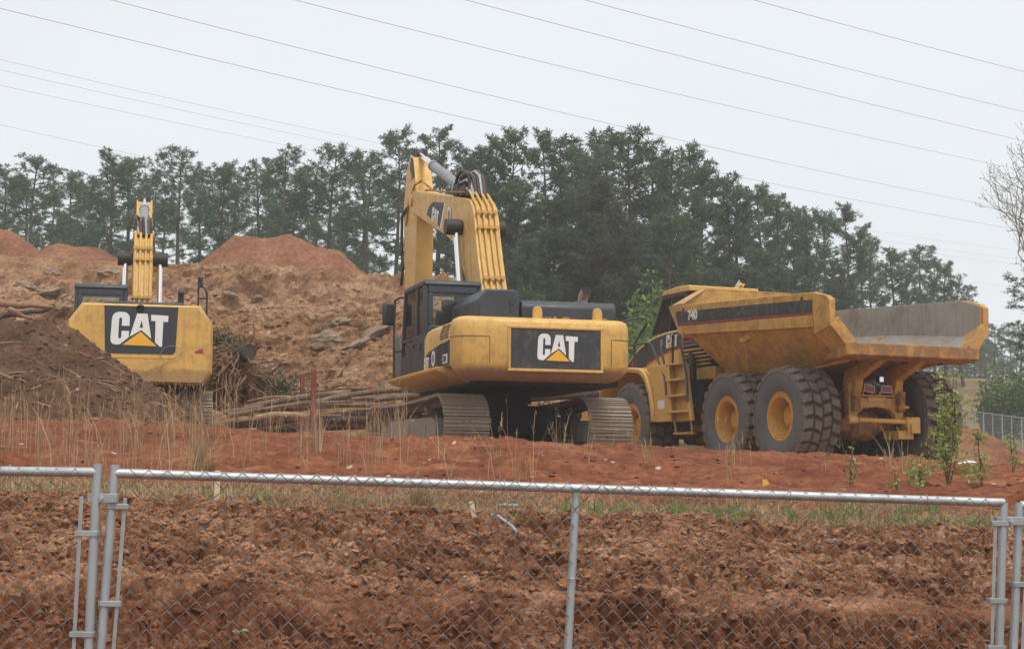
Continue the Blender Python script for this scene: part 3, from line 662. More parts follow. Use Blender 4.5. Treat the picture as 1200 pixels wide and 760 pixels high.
def excavator_rear(loc, yaw):
    root = empty('excavator', loc, PI/2+yaw)
    tag(root, 'yellow excavator seen from behind, half hidden by the dark brown heap of soil', 'excavator', 'yellow excavators parked on the dirt pad')
    common_base(root, 1.12, 0.62)
    mb = MB(); mb.prism([(-2.7, 1.12), (1.3, 1.12), (1.3, 1.35), (-2.7, 1.35)], -1.3, 1.3); mb.build('platform', M['under'], root, bevel=0.02)
    prof = lambda i: [(-1.385+i, 1.32+i*0.3), (-1.385+i, 2.30), (-1.13+i*0.8, 2.665-i*0.6), (1.13-i*0.8, 2.665-i*0.6), (1.385-i, 2.30), (1.385-i, 1.32+i*0.3), (1.26-i, 1.13+i*0.3), (-1.26+i, 1.13+i*0.3)]
    rings = [[(u, v, w) for v, w in prof(i)] for u, i in ((-2.45, 0.0), (-3.10, 0.0), (-3.20, 0.012), (-3.27, 0.045), (-3.30, 0.09))]
    mb = MB(); mb.loft(rings); cw = mb.build('counterweight', M['yellow_cw2'], root, smooth=30)
    mb = MB(); mb.prism([(0.70, 2.61), (-0.70, 2.61), (-0.665, 1.75), (-0.62, 1.69), (0.62, 1.69), (0.665, 1.75)], -3.312, -3.29, 'x'); pl = mb.build('emblem_panel', M['decal2'], cw, bevel=0.006)
    logo(pl, (-3.317, 0.57, 1.83), (0, -1, 0), (0, 0, 1), 0.635, 1.01)
    mb = MB(); mb.lathe([(0.0, 0.03), (0.07, 0.03), (0.085, 0.0), (0.085, -0.05), (0.0, -0.05)], 18, Matrix.Translation((-3.30, 0.02, 2.56)) @ Euler((0, -PI/2, 0)).to_matrix().to_4x4(), 'z'); mb.span((-3.36, -0.05, 2.585), (-3.28, 0.09, 2.62)); mb.build('rear_camera', M['groove'], cw, bevel=0.01)
    mb = MB(); mb.span((-3.306, 0.62, 1.60), (-3.295, -0.66, 1.66)); mb.build('panel_rib', M['yellow_clean'], cw, bevel=0.005)
    mb = MB(); mb.prism([(-1.02, 1.74), (-1.12, 1.80), (-1.20, 1.82), (-1.18, 1.76), (-1.22, 1.72), (-1.08, 1.72)], -3.306, -3.298, 'x'); mb.build('paint_scuff', M['red'], cw, smooth=None)
    mb = MB(); pts = []
    for k in range(13):
        t = PI*(1.15-1.5*k/12); pts.append((-3.34, -0.60+0.22*math.cos(t), 1.68+0.17*math.sin(t)))
    pts = [(-3.33, 0.0, 1.30), (-3.34, -0.34, 1.42)]+pts[::-1][:11]+[(-3.34, -0.40, 1.45), (-3.33, -0.42, 1.28)]
    mb.tube(pts, 0.006, 6); mb.build('wire_loop', M['greyline'], cw)
    for s in (1, -1):
        mb = MB(); mb.prism([(s*0.9, 1.35), (s*1.37, 1.35), (s*1.37, 2.05), (s*1.28, 2.2), (s*0.9, 2.25)], -2.44, -0.9 if s > 0 else 1.2, 'x'); mb.build('engine_cover', M['yellow'], root, bevel=0.02)
    mb = MB(); mb.prism([(-2.42, 1.36), (-0.95, 1.36), (-0.95, 2.3), (-2.42, 2.3)], -0.89, 0.89); mb.build('engine_bay', M['black'], root)
    mb = MB(); mb.prism([(0.86, 2.3), (0.80, 2.70), (0.70, 2.79), (-0.80, 2.79), (-0.93, 2.70), (-0.98, 2.3)], -2.40, -1.2, 'x'); hd = mb.build('engine_hood', M['charcoal'], root, bevel=0.03)
    mb = MB()
    for k in range(4): mb.span((-2.405, 0.55-0.07*k, 2.73), (-2.399, 0.51-0.07*k, 2.755)); mb.span((-2.405, -0.55-0.07*k, 2.73), (-2.399, -0.59-0.07*k, 2.755))
    mb.build('hood_vent', M['groove'], hd, smooth=None)
    mb = MB(); mb.tube([(-1.7, -0.78, 2.75), (-1.7, -0.78, 2.98), (-1.75, -0.78, 3.05), (-1.85, -0.78, 3.10)], 0.06, 14); mb.build('exhaust_pipe', M['black'], root)
    cab_part(root, -0.8, 1.0, 0.30, 1.36, 1.37, 3.30, 2.35)
    handrail(root, 'grab_rail', [[(0.6, -1.20, 2.2), (0.6, -1.20, 3.66), (0.6, -1.38, 3.30), (0.6, -1.40, 2.2)], [(0.6, -1.20, 3.2), (0.6, -1.38, 3.2)], [(0.3, -1.36, 2.2), (0.3, -1.38, 3.3), (0.6, -1.30, 3.45)]])
    mb = MB(); mb.box((0.62, -1.24, 3.55), (0.06, 0.10, 0.24)); mb.build('mirror', M['black'], root, bevel=0.02)
    foot = Vector((-0.2, 0, 1.8))
    T = Matrix.Translation((0.15, 0, 0.05)) @ Matrix.Translation(foot) @ Matrix.Scale(0.86, 4) @ Matrix.Translation(-foot)
    boom_assembly(root, T, False, 0.20)
    return root
# ------------------------------------------------------------------ articulated dump truck
def tyre_mesh():
    R = 0.905; mb = MB(); mb.mi = 0
    prof = [(0.43, 0.27), (0.455, 0.33), (0.52, 0.375), (0.64, 0.405), (0.74, 0.405), (0.80, 0.40), (0.805, 0.392), (0.82, 0.392), (0.825, 0.40), (0.86, 0.392), (R, 0.36)]
    mb.lathe(prof, 56); mb.lathe([(r, -h) for r, h in prof], 56)
    mb.lathe([(0.43, -0.27), (0.43, 0.27)], 40)
    mb.mi = 2; mb.lathe([(R, 0.36), (R-0.004, 0.2), (R-0.004, -0.2), (R, -0.36)], 56)
    mb.mi = 1; n = 24; rr = random.Random(9)
    def lug(t0, t1, y0, y1, top, sk, inn=R-0.03):
        # block on the tread, its edges follow the skew sk (angle change across the width)
        vs = []
        for r, ins in ((inn, 0.0), (top, 0.012)):
            for (t, y, q) in ((t0, y0, 0), (t1, y0, 1), (t1+sk, y1, 2), (t0+sk, y1, 3)):
                di = ins/R
                tt = t+di if q in (0, 3) else t-di; yy = y+ins if q < 2 else y-ins
                dr = -0.035*(max(0, abs(yy)-0.30)/0.11)
                vs.append(((r+dr)*math.cos(tt), yy, (r+dr)*math.sin(tt)))
        mb.add(vs, [(0,3,2,1), (4,5,6,7), (0,1,5,4), (1,2,6,5), (2,3,7,6), (3,0,4,7)])
    p = 2*PI/n
    for k in range(n):
        a = k*p
        lug(a+0.035, a+p-0.035, 0.20, 0.405, 0.945, 0.05, 0.855); lug(a+p*0.5+0.035, a+1.5*p-0.035, -0.405, -0.20, 0.945, -0.05, 0.855)
        lug(a+p*0.28+0.03, a+p*1.28-0.03, 0.012, 0.180, 0.945, -0.06); lug(a+p*0.78+0.03, a+p*1.78-0.03, -0.180, -0.012, 0.945, 0.06)
        # shoulder buttresses running down the sidewall
    return mb.mesh('tyre', [M['rubber'], M['tread'], M['packed']], 30)
def rim_mesh():
    mb = MB()
    mb.lathe([(0.40, 0.10), (0.415, 0.27), (0.43, 0.30), (0.455, 0.315), (0.462, 0.335), (0.45, 0.345), (0.425, 0.335), (0.41, 0.325), (0.40, 0.335), (0.375, 0.33), (0.36, 0.30), (0.345, 0.31), (0.335, 0.29), (0.315, 0.08), (0.30, 0.02), (0.26, 0.03), (0.24, 0.07), (0.22, 0.12), (0.16, 0.13), (0.145, 0.165), (0.0, 0.17)], 40)
    for k in range(20):
        t = 2*PI*k/20; mb.lathe([(0.0, 0.06), (0.016, 0.06), (0.016, 0.0), (0.0, 0.0)], 6, Matrix.Translation((0.285*math.cos(t), 0, 0.285*math.sin(t))))
    for k in range(12):
        t = 2*PI*k/12; mb.lathe([(0.0, 0.155), (0.013, 0.155), (0.013, 0.11), (0.0, 0.11)], 6, Matrix.Translation((0.19*math.cos(t), 0, 0.19*math.sin(t))))
    mb.lathe([(0.40, 0.10), (0.40, -0.30), (0.455, -0.33), (0.43, -0.27), (0.41, -0.2)], 40)
    mb.lathe([(0.40, -0.05), (0.2, -0.08), (0.2, -0.32), (0.0, -0.32)], 32)
    return mb.mesh('rim', M['rim'], 35)

def dump_truck(loc, yaw):
    root = empty('dump_truck', loc, PI/2+yaw)
    tag(root, 'yellow six-wheeled articulated dump truck with empty tipping bed, cab half hidden behind the excavator', 'dump truck')
    tm, rm = tyre_mesh(), rim_mesh(); rr = random.Random(2)
    for u in (-0.983, 0.983, 5.12):
        for s in (1, -1):
            w = empty('wheel', (u, s*1.345, 0.935), 0 if s > 0 else PI, root)
            a = rr.random()*6.28
            for nm, me in (('tyre', tm), ('rim', rm)):
                o = bpy.data.objects.new(nm, me); COL.objects.link(o); o.parent = w; o.rotation_euler = (0, a, 0)
    # axles and rear frame
    for u in (-0.983, 0.983, 5.12):
        mb = MB(); mb.lathe([(0.0, -1.15), (0.26, -1.15), (0.28, -0.85), (0.19, -0.75), (0.17, -0.4), (0.30, -0.26), (0.33, 0.0), (0.30, 0.26), (0.17, 0.4), (0.19, 0.75), (0.28, 0.85), (0.26, 1.15), (0.0, 1.15)], 26, Matrix.Translation((u, 0, 0.82)))
        mb.box((u-0.05, 0, 0.80), (0.36, 1.3, 0.22)); mb.build('axle', M['yellow_dirty'], root, bevel=0.01)
    mb = MB()
    for s in (1, -1): mb.prism([(-1.75, 1.05), (2.9, 1.0), (3.1, 1.15), (3.1, 1.42), (-1.75, 1.42)], s*0.42, s*0.56)
    for u in (-1.0, 0.2, 1.4, 2.6): mb.span((u-0.12, -0.42, 1.08), (u+0.12, 0.42, 1.38))
    mb.build('rear_chassis', M['yellow_dirty'], root, bevel=0.02)
    mb = MB()
    for s in (1, -1):
        mb.prism([(-0.75, 0.95), (0.75, 0.95), (0.85, 1.1), (0.2, 1.32), (-0.2, 1.32), (-0.85, 1.1)], s*0.66, s*0.82)
        mb.tube([(-0.98, s*0.74, 0.98), (0.98, s*0.74, 0.98)], 0.1, 12)
    mb.build('walking_beam', M['yellow_dirty'], root, bevel=0.02)
    # rear gantry: uprights with an arch, lamp bar, stabiliser rod
    U = -1.62
    mb = MB()
    arch = [(-0.60, 0.88), (-0.60, 1.55), (-0.46, 1.58), (-0.40, 1.40), (-0.38, 1.30), (0.38, 1.30), (0.40, 1.40), (0.46, 1.58), (0.60, 1.55), (0.60, 0.88), (0.44, 0.88), (0.40, 1.0), (0.28, 1.09), (0.0, 1.13), (-0.28, 1.09), (-0.40, 1.0), (-0.44, 0.88)]
    mb.prism(arch, U, U+0.16, 'x'); mb.span((U-0.16, -0.62, 1.10), (U-0.002, -0.46, 1.16)); mb.span((U-0.16, 0.46, 0.86), (U-0.002, 0.62, 0.92))
    mb.build('rear_gantry', M['yellow_bed'], root, bevel=0.018)
    mb = MB(); mb.tube([(U-0.10, 0.60, 0.88), (U-0.10, -0.62, 0.86)], 0.045, 12); mb.tube([(U-0.10, 0.70, 0.88), (U-0.10, 0.52, 0.88)], 0.08, 12); mb.tube([(U-0.10, -0.56, 0.86), (U-0.10, -0.74, 0.86)], 0.095, 14)
    mb.box((U-0.02, -0.74, 0.80), (0.34, 0.2, 0.30)); mb.box((U+0.2, -0.62, 0.62), (0.5, 0.34, 0.16)); mb.build('stabiliser_rod', M['yellow'], root, bevel=0.012)
    mb = MB(); mb.span((U-0.03, -0.36, 1.32), (U+0.05, 0.36, 1.35)); mb.span((U-0.03, -0.08, 1.35), (U+0.03, -0.05, 1.42)); mb.span((U-0.02, 0.28, 1.35), (U+0.03, 0.31, 1.5)); mb.span((U-0.02, -0.36, 1.35), (U+0.03, -0.33, 1.5)); mb.span((U-0.02, -0.2, 1.22), (U+0.0, 0.2, 1.31)); mb.build('lamp_bar', M['yellow_bed'], root, bevel=0.006)
    for v, t in ((0.19, 0.18), (-0.19, 0.0)):
        mb = MB(); mb.box((U-0.035, v, 1.46), (0.05, 0.24, 0.15), (t, 0, 0)); tl = mb.build('tail_light', M['galv_dull'], root, bevel=0.008)
        mb = MB(); mb.box((U-0.066, v, 1.46), (0.012, 0.19, 0.10), (t, 0, 0)); mb.build('lens', M['lens_red'], tl, bevel=0.004)
    mb = MB(); mb.box((U, -0.08, 1.64), (0.10, 0.12, 0.14)); wl = mb.build('work_light', M['black'], root, bevel=0.012)
    mb = MB(); mb.box((U-0.056, -0.08, 1.64), (0.01, 0.09, 0.10)); mb.build('lens', M['chrome'], wl, bevel=0.004)
    mb = MB(); mb.span((U+0.02, -0.16, 1.13), (U+0.04, 0.16, 1.22)); mb.build('number_plate', M['greyline'], root)
    # the bed: five-sided trough, thin walls, floor sweeping up to the tail
    def rail_w(u): return 3.13+(3.37-3.13)*(u+2.2)/5.6
    inner, outer = [], []
    # stations along the bed: u, half width top, bottom of vertical wall, half width floor, floor height, top height
    ST = [(-2.66, 1.62, 2.44, 1.34, 2.16, 2.98), (-2.10, 1.62, 2.44, 1.20, 2.02, rail_w(-2.1)), (-1.2, 1.62, 2.52, 1.02, 1.86, rail_w(-1.2)), (0.0, 1.62, 2.62, 0.96, 1.76, rail_w(0)), (1.6, 1.62, 2.70, 0.94, 1.74, rail_w(1.6)), (2.25, 1.62, 2.74, 0.98, 1.98, rail_w(2.25)), (2.98, 1.62, 2.80, 1.30, 2.62, rail_w(2.98))]
    th = 0.05
    ro, ri = [], []
    for u, vt, wv, vf, wf, wt in ST:
        ro.append([(u, vt, wt), (u, vt, wv), (u, vf, wf), (u, -vf, wf), (u, -vt, wv), (u, -vt, wt)])
        ri.append([(u, vt-th, wt), (u, vt-th, wv+0.02), (u, vf-th*0.4, wf+th), (u, -vf+th*0.4, wf+th), (u, -vt+th, wv+0.02), (u, -vt+th, wt)])
    mb = MB(); mb.mi = 0; mb.loft(ro, cap=False, closed=False); n0 = len(mb.v)
    mb.mi = 1; mb.loft(ri, cap=False, closed=False)
    ns = len(ST)
    mb.mi = 0
    for k in range(ns-1):   # rims along both top edges
        for c in (0, 5): mb.f.append((k*6+c, (k+1)*6+c, n0+(k+1)*6+c, n0+k*6+c)); mb.m.append(0)
    for e in (0, ns-1):
        for c in range(5): mb.f.append((e*6+c, e*6+c+1, n0+e*6+c+1, n0+e*6+c)); mb.m.append(0)
    bed = mb.build('dump_bed', [M['yellow_bed'], M['worn_steel']], root, smooth=None, bevel=0.008)
    # headboard at the front of the bed, its ends slope down to the rails
    mb = MB(); mb.prism([(1.62, 3.36), (1.02, 3.73), (-1.02, 3.73), (-1.62, 3.36), (-1.62, 2.80), (-1.30, 2.62), (1.30, 2.62), (1.62, 2.80)], 2.985, 3.06, 'x'); mb.build('headboard', M['yellow_bed'], bed, bevel=0.01)
    mb = MB()
    for s in (1, -1): mb.add([(2.80, s*1.645, 3.385), (3.36, s*1.645, 3.385), (3.30, s*1.02, 3.745), (2.98, s*1.02, 3.745), (2.84, s*1.63, 3.36), (3.36, s*1.63, 3.36), (3.30, s*1.02, 3.72), (2.98, s*1.02, 3.72)], [(0,1,2,3),(4,7,6,5),(0,4,5,1),(1,5,6,2),(2,6,7,3),(3,7,4,0)])
    mb.span((2.98, -1.02, 3.72), (3.30, 1.02, 3.745)); mb.build('spill_guard', M['yellow_bed'], bed, bevel=0.008)
    # side bands: box section rails with the black stripe
    for s in (1, -1):
        mb = MB(); a = s*1.622; b = s*1.68
        poly = [(-2.12, rail_w(-2.12)), (3.44, rail_w(3.40)), (2.93, 2.74), (-2.12, 2.50)]
        mb.prism(poly, a, b); rl = mb.build('side_rail', M['yellow_bed'], bed, bevel=0.012)
        lo = lambda u, f: (2.50+(2.74-2.50)*(u+2.12)/5.05)*(1-f)+rail_w(u)*f
        mb = MB(); mb.prism([(-2.10, lo(-2.10, 0.36)), (-2.10, lo(-2.10, 0.79)), (3.10, lo(3.10, 0.79)), (2.98, lo(2.98, 0.30))], b, b+s*0.005); st = mb.build('stripe', M['decal_old'], rl, smooth=None)
        mb = MB(); mb.prism([(-2.10, lo(-2.10, 0.38)), (-2.10, lo(-2.10, 0.42)), (3.00, lo(3.0, 0.375)), (2.99, lo(2.99, 0.335))], b+s*0.006, b+s*0.009); mb.build('red_line', M['red'], st, smooth=None)
        if s > 0: words(st, '740', (2.56, b+0.008, lo(2.4, 0.50)), (-1, 0, -0.04), (0, 0, 1), 0.185, M['white'], 0.035, xs=1.0)
        mb = MB(); mb.disc((2.75, rail_w(2.75)-0.1), 0.035, 'y', (b, b+s*0.006), 12); mb.disc((-1.75, rail_w(-1.75)-0.1), 0.035, 'y', (b, b+s*0.006), 12); mb.build('rail_hole', M['groove'], rl, smooth=None)
        # end post and the sloping flange down to the tail
        mb = MB(); mb.prism([(-2.16, rail_w(-2.16)), (-2.60, 3.03), (-2.72, 2.95), (-2.72, 2.47), (-2.20, 2.36)], s*1.60, s*1.72)
        mb.build('end_post', M['yellow_bed'], bed, bevel=0.015)
        mb = MB()
        top = [(-2.20, s*1.70, 2.365), (-2.74, s*1.70, 2.48), (-2.78, s*1.42, 2.14), (-2.36, s*1.36, 2.00)]
        inn = [(-2.20, s*1.58, 2.50), (-2.74, s*1.56, 2.66), (-2.78, s*1.20, 2.22), (-2.36, s*1.24, 2.06)]
        mb.add(top+inn, [(0,1,2,3), (4,7,6,5), (0,4,5,1), (1,5,6,2), (2,6,7,3), (3,7,4,0)])
        mb.build('corner_flange', M['yellow_bed'], bed, bevel=0.01)
    mb = MB(); mb.prism([(-2.80, 2.20), (-2.80, 1.98), (-2.66, 1.93), (-2.2, 1.92), (-2.2, 2.02), (-2.64, 2.19)], -1.43, 1.43); mb.build('tail_lip', M['yellow_lip'], bed, bevel=0.015)
    # ribs below and pivot arms
    mb = MB()
    for s in (1, -1):
        mb.prism([(-2.5, 1.93), (-1.9, 1.92), (-1.35, 1.80), (-1.25, 1.35), (-1.5, 1.25), (-1.68, 1.38), (-1.75, 1.62)], s*0.36, s*0.52)
        mb.prism([(-2.62, 1.94), (0.2, 1.72), (0.2, 1.78), (-2.6, 2.02)], s*0.92, s*1.02)
    mb.build('pivot_arm', M['yellow_bed'], bed, bevel=0.012)
    mb = MB()
    for s in (1, -1):
        for v, u in ((s*0.95, -2.3), (s*0.15, -2.3)): mb.lathe([(0.0, 0.0), (0.06, 0.0), (0.06, -0.02), (0.0, -0.02)], 14, Matrix.Translation((u, v, 1.921)), 'z')
    mb.build('drain_hole', M['groove'], bed, smooth=None)
    # props on the slanting side (bed lock bars), hoist cylinders
    for s in (1, -1):
        mb = MB(); mb.tube([(0.55, s*1.52, 2.55), (1.05, s*1.12, 2.06), (1.25, s*1.0, 1.80)], 0.055, 10); mb.box((0.62, s*1.50, 2.48), (0.30, 0.05, 0.08)); mb.box((0.42, s*1.53, 2.56), (0.16, 0.05, 0.18)); mb.build('bed_prop', M['yellow'], bed, bevel=0.008)
        cylinder_rod(root, 'hoist_cylinder', (2.75, s*0.78, 1.15), (1.5, s*0.86, 2.1), 0.75, 0.13, 0.08, M['yellow_dirty'])
    # hitch and front chassis
    mb = MB(); mb.prism([(2.9, 0.72), (3.6, 0.72), (3.7, 0.95), (3.6, 1.5), (3.0, 1.5)], -0.36, 0.36); mb.lathe([(0, -0.5), (0.3, -0.5), (0.3, 0.5), (0, 0.5)], 24, Matrix.Translation((3.3, 0, 1.1)), 'z'); mb.span((3.05, -0.5, 0.66), (3.5, 0.5, 0.74)); mb.build('hitch', M['yellow_dirty'], root, bevel=0.02)
    mb = MB()
    for s in (1, -1): mb.span((3.5, s*0.40, 0.85), (7.7, s*0.55, 1.30))
    for u in (3.8, 4.8, 6.3, 7.5): mb.span((u-0.1, -0.40, 0.9), (u+0.1, 0.40, 1.25))
    mb.build('front_chassis', M['yellow_dirty'], root, bevel=0.02)
    mb = MB(); mb.span((3.55, -0.85, 1.31), (4.25, 0.85, 2.25)); mb.span((4.25, -0.9, 1.31), (7.4, 0.9, 1.6)); mb.build('engine_block', M['under'], root, bevel=0.03)
    # hoses, steering cylinders and valves in the gap behind the ladder
    for k in range(8):
        mb = MB(); y = 0.55+0.07*k; z = 1.0+0.09*(k % 5)
        mb.tube([(2.6, 0.6+0.03*k, z), (3.0, y+0.06, z+0.08-0.02*k), (3.4, y, z-0.05+0.03*k), (3.9, 0.62, z+0.16)], 0.045 if k % 3 else 0.06, 8); mb.build('hydraulic_hose', M['dark_hose'] if k % 2 else M['yellow_dirty'], root)
    mb = MB(); mb.tube([(3.75, 1.02, 2.30), (3.55, 1.08, 2.36), (3.42, 1.1, 2.2), (3.40, 1.1, 1.75), (3.45, 1.05, 1.5)], 0.075, 12); mb.tube([(3.30, 1.0, 1.35), (3.30, 1.0, 1.75)], 0.10, 12); mb.tube([(3.58, 1.05, 1.28), (3.58, 1.05, 2.0)], 0.035, 8); mb.build('intake_hose', M['dark_hose'], root)
    mb = MB(); mb.span((2.75, 0.5, 1.28), (3.75, 1.02, 1.36)); mb.span((3.2, 0.55, 1.36), (3.42, 0.95, 1.60)); mb.span((2.9, 0.6, 0.95), (3.3, 0.9, 1.08)); mb.tube([(2.5, 0.7, 0.8), (4.0, 0.75, 0.85)], 0.07, 12); mb.build('valve_bank', M['yellow_dirty'], root, bevel=0.015)
    # engine module with its curved black stripe
    top = [(4.22, 3.0), (4.9, 2.985), (5.4, 2.94), (5.82, 2.86), (6.2, 2.74), (6.55, 2.58), (6.95, 2.34), (7.3, 2.05), (7.55, 1.75), (7.75, 1.45)]
    body = top+[(7.75, 1.3), (4.22, 1.62)]
    mb = MB(); mb.prism(body, -0.93, 0.93); hood = mb.build('hood', M['yellow_clean'], root, bevel=0.03)
    low = [(4.24, 2.60), (4.9, 2.54), (5.4, 2.44), (5.8, 2.33), (6.2, 2.18), (6.6, 1.98), (7.0, 1.72)]
    band = [(u, w-0.055) for u, w in top[:7]]
    mb = MB(); mb.prism(band+low[::-1], 0.932, 0.936); sb = mb.build('stripe', M['decal'], hood, smooth=None)
    mb = MB(); mb.prism([(u, w+0.022) for u, w in low]+[(u, w-0.022) for u, w in low[::-1]], 0.937, 0.940); mb.build('red_line', M['red'], sb, smooth=None)
    mb = MB(); mb.prism([(6.45, 2.50), (6.62, 2.40), (6.55, 2.18), (6.38, 2.28)], 0.937, 0.940); mb.prism([(6.45, 2.14), (6.75, 1.95), (6.70, 1.88), (6.35, 2.08)], 0.941, 0.943); mb.build('red_patch', M['red'], sb, smooth=None)
    logo(sb, (4.92, 0.941, 2.60), (-1, 0, 0.06), (0, 0, 1), 0.30, 1.05)
    mb = MB(); mb.span((5.22, 0.937, 2.70), (5.08, 0.940, 2.83)); mb.build('small_badge', M['greyline'], sb, smooth=None)
    for u in (4.30, 4.75, 5.3):
        mb = MB(); mb.span((u, 0.931, 1.75), (u+0.012, 0.934, 2.50)); mb.build('panel_seam', M['groove'], hood, smooth=None)
    # louvred grille behind the cab
    mb = MB(); mb.prism([(2.95, 2.12), (4.215, 2.12), (4.215, 2.92), (3.72, 2.86), (2.95, 2.42)], -0.92, 0.90); gr = mb.build('radiator_housing', M['black'], root, bevel=0.01)
    mb = MB()
    for k in range(8):
        w = 2.17+0.082*k; uu = 2.97 if w < 2.42 else 2.97+(w-2.42)*1.72
        mb.prism([(uu, w), (4.20, w), (4.20, w+0.034), (uu, w+0.034)], 0.90, 0.955) if k < 5 else None
    mb.build('grille_louvre', M['yellow'], gr, bevel=0.006)
    mb = MB()
    mb.prism([(3.55, 2.60), (4.20, 2.60), (4.20, 2.64), (3.58, 2.64)], 0.905, 0.94); mb.prism([(3.62, 2.76), (4.20, 2.80), (4.20, 2.84), (3.66, 2.80)], 0.905, 0.94); mb.build('grille_bar', M['greyline'], gr)
    mb = MB(); mb.prism([(3.45, 2.66), (4.2, 2.68), (4.2, 2.74), (3.55, 2.72)], 0.902, 0.93); mb.build('grille_red_bar', M['red'], gr)
    mb = MB(); mb.prism([(2.80, 1.85), (4.22, 1.85), (4.22, 2.118), (2.80, 2.118)], -0.9, 0.92); mb.build('side_panel', M['yellow'], root, bevel=0.02)
    # cab
    cab = None
    mb = MB(); R0, R1 = 4.22, 5.26
    for v in (-0.82, 0.75):
        mb.prism([(5.80, 2.98), (5.88, 2.98), (5.32, 3.82), (5.24, 3.82)], v, v+0.07)
        mb.prism([(4.22, 2.98), (4.31, 2.98), (4.31, 3.82), (4.22, 3.82)], v, v+0.07)
        mb.prism([(5.0, 2.98), (5.05, 2.98), (4.92, 3.82), (4.87, 3.82)], v, v+0.06)
        mb.prism([(4.31, 3.74), (5.30, 3.74), (5.24, 3.82), (4.31, 3.82)], v, v+0.07)
    mb.span((4.22, -0.75, 2.98), (4.29, 0.75, 3.1)); mb.span((4.22, -0.75, 3.72), (4.29, 0.75, 3.82)); mb.span((4.22, -0.82, 2.96), (5.86, 0.82, 2.995))
    cab = mb.build('cab', M['charcoal'], root, bevel=0.012)
    mb = MB(); mb.prism([(4.02, 3.81), (5.26, 3.81), (5.28, 3.84), (5.20, 3.90), (4.6, 3.95), (4.02, 3.93)], -0.86, 0.86); mb.build('cab_roof', M['yellow_clean'], root, bevel=0.02)
    for v in (0.79, -0.79):
        mb = MB(); mb.prism([(5.06, 3.0), (5.80, 3.0), (5.25, 3.74), (4.94, 3.74)], v-0.006, v+0.006); mb.build('side_window', M['glass'], cab, smooth=None)
        mb = MB(); mb.prism([(4.31, 3.0), (5.0, 3.0), (4.87, 3.74), (4.31, 3.74)], v-0.006, v+0.006); mb.build('side_window', M['glass'], cab, smooth=None)
    mb = MB(); mb.prism([(5.84, 3.0), (5.855, 3.0), (5.30, 3.81), (5.285, 3.81)], -0.75, 0.75); mb.build('windscreen', M['glass'], cab, smooth=None)
    mb = MB(); mb.span((4.24, -0.75, 3.1), (4.25, 0.75, 3.72)); mb.build('rear_window', M['glass'], cab, smooth=None)
    mb = MB(); mb.span((4.45, -0.25, 3.0), (4.95, 0.25, 3.1)); mb.prism([(4.42, 3.05), (4.54, 3.05), (4.46, 3.58), (4.36, 3.58)], -0.24, 0.24); mb.build('seat', M['seat'], cab, bevel=0.03)
    mb = MB(); mb.tube([(4.57, -0.62, 2.9), (4.57, -0.62, 3.72), (4.52, -0.62, 3.96), (4.28, -0.62, 4.12)], 0.085, 16, cap=False); ex = mb.build('exhaust_stack', M['chrome'], root)
    mb = MB(); mb.tube([(4.50, -0.62, 3.98), (4.30, -0.62, 4.11)], 0.078, 16); mb.build('stack_mouth', M['groove'], ex)
    # front mudguards, ladder, rails
    for s in (1, -1):
        arc = [(6.65, 1.55), (6.45, 1.92), (6.15, 2.10), (5.7, 2.19), (4.95, 2.19), (4.45, 2.14), (4.18, 1.98), (3.98, 1.65), (3.86, 1.3), (3.82, 0.97)]
        ins = [(6.55, 1.50), (6.36, 1.82), (6.1, 1.99), (5.7, 2.08), (4.95, 2.08), (4.52, 2.03), (4.27, 1.88), (4.08, 1.58), (3.97, 1.25), (3.93, 0.97)]
        arc = [(4.05+(u-3.82)*0.99, w) for u, w in arc]; ins = [(4.05+(u-3.82)*0.99, w) for u, w in ins]
        mb = MB(); mb.prism(arc+ins[::-1], s*0.95, s*1.72); fd = mb.build('mudguard', M['yellow_clean'], root, bevel=0.03)
        mb = MB(); mb.prism([(3.30, 0.97), (4.18, 0.97), (4.10, 1.3), (4.14, 1.65), (4.32, 1.98), (4.5, 2.17), (3.62, 2.17), (3.45, 2.0)], s*1.62, s*1.66); mb.build('side_plate', M['yellow_clean'], fd, bevel=0.01)
        # ladder steps
        mb = MB()
        mb.add([(3.34, s*1.60, 0.96), (3.28, s*1.60, 0.96), (3.62, s*1.45, 2.16), (3.68, s*1.45, 2.16), (3.34, s*1.68, 0.96), (3.28, s*1.68, 0.96), (3.62, s*1.53, 2.16), (3.68, s*1.53, 2.16)], [(0,1,2,3),(4,7,6,5),(0,4,5,1),(1,5,6,2),(2,6,7,3),(3,7,4,0)])
        mb.add([(2.52, s*1.60, 0.96), (2.46, s*1.60, 0.96), (3.02, s*1.45, 2.16), (3.08, s*1.45, 2.16), (2.52, s*1.68, 0.96), (2.46, s*1.68, 0.96), (3.02, s*1.53, 2.16), (3.08, s*1.53, 2.16)], [(0,1,2,3),(4,7,6,5),(0,4,5,1),(1,5,6,2),(2,6,7,3),(3,7,4,0)])
        mb.add([(3.30, s*1.56, 0.96), (2.48, s*1.56, 0.96), (3.04, s*1.42, 2.16), (3.66, s*1.42, 2.16), (3.30, s*1.58, 0.96), (2.48, s*1.58, 0.96), (3.04, s*1.44, 2.16), (3.66, s*1.44, 2.16)], [(0,1,2,3),(4,7,6,5),(0,4,5,1),(1,5,6,2),(2,6,7,3),(3,7,4,0)])
        for k in range(4):
            w = 1.13+0.335*k; f = (w-0.96)/1.2
            mb.span((3.30+0.34*f, s*(1.60-0.15*f), w), (2.50+0.55*f, s*(1.80-0.15*f), w+0.04))
        ld = mb.build('ladder', M['yellow'], root, bevel=0.01)
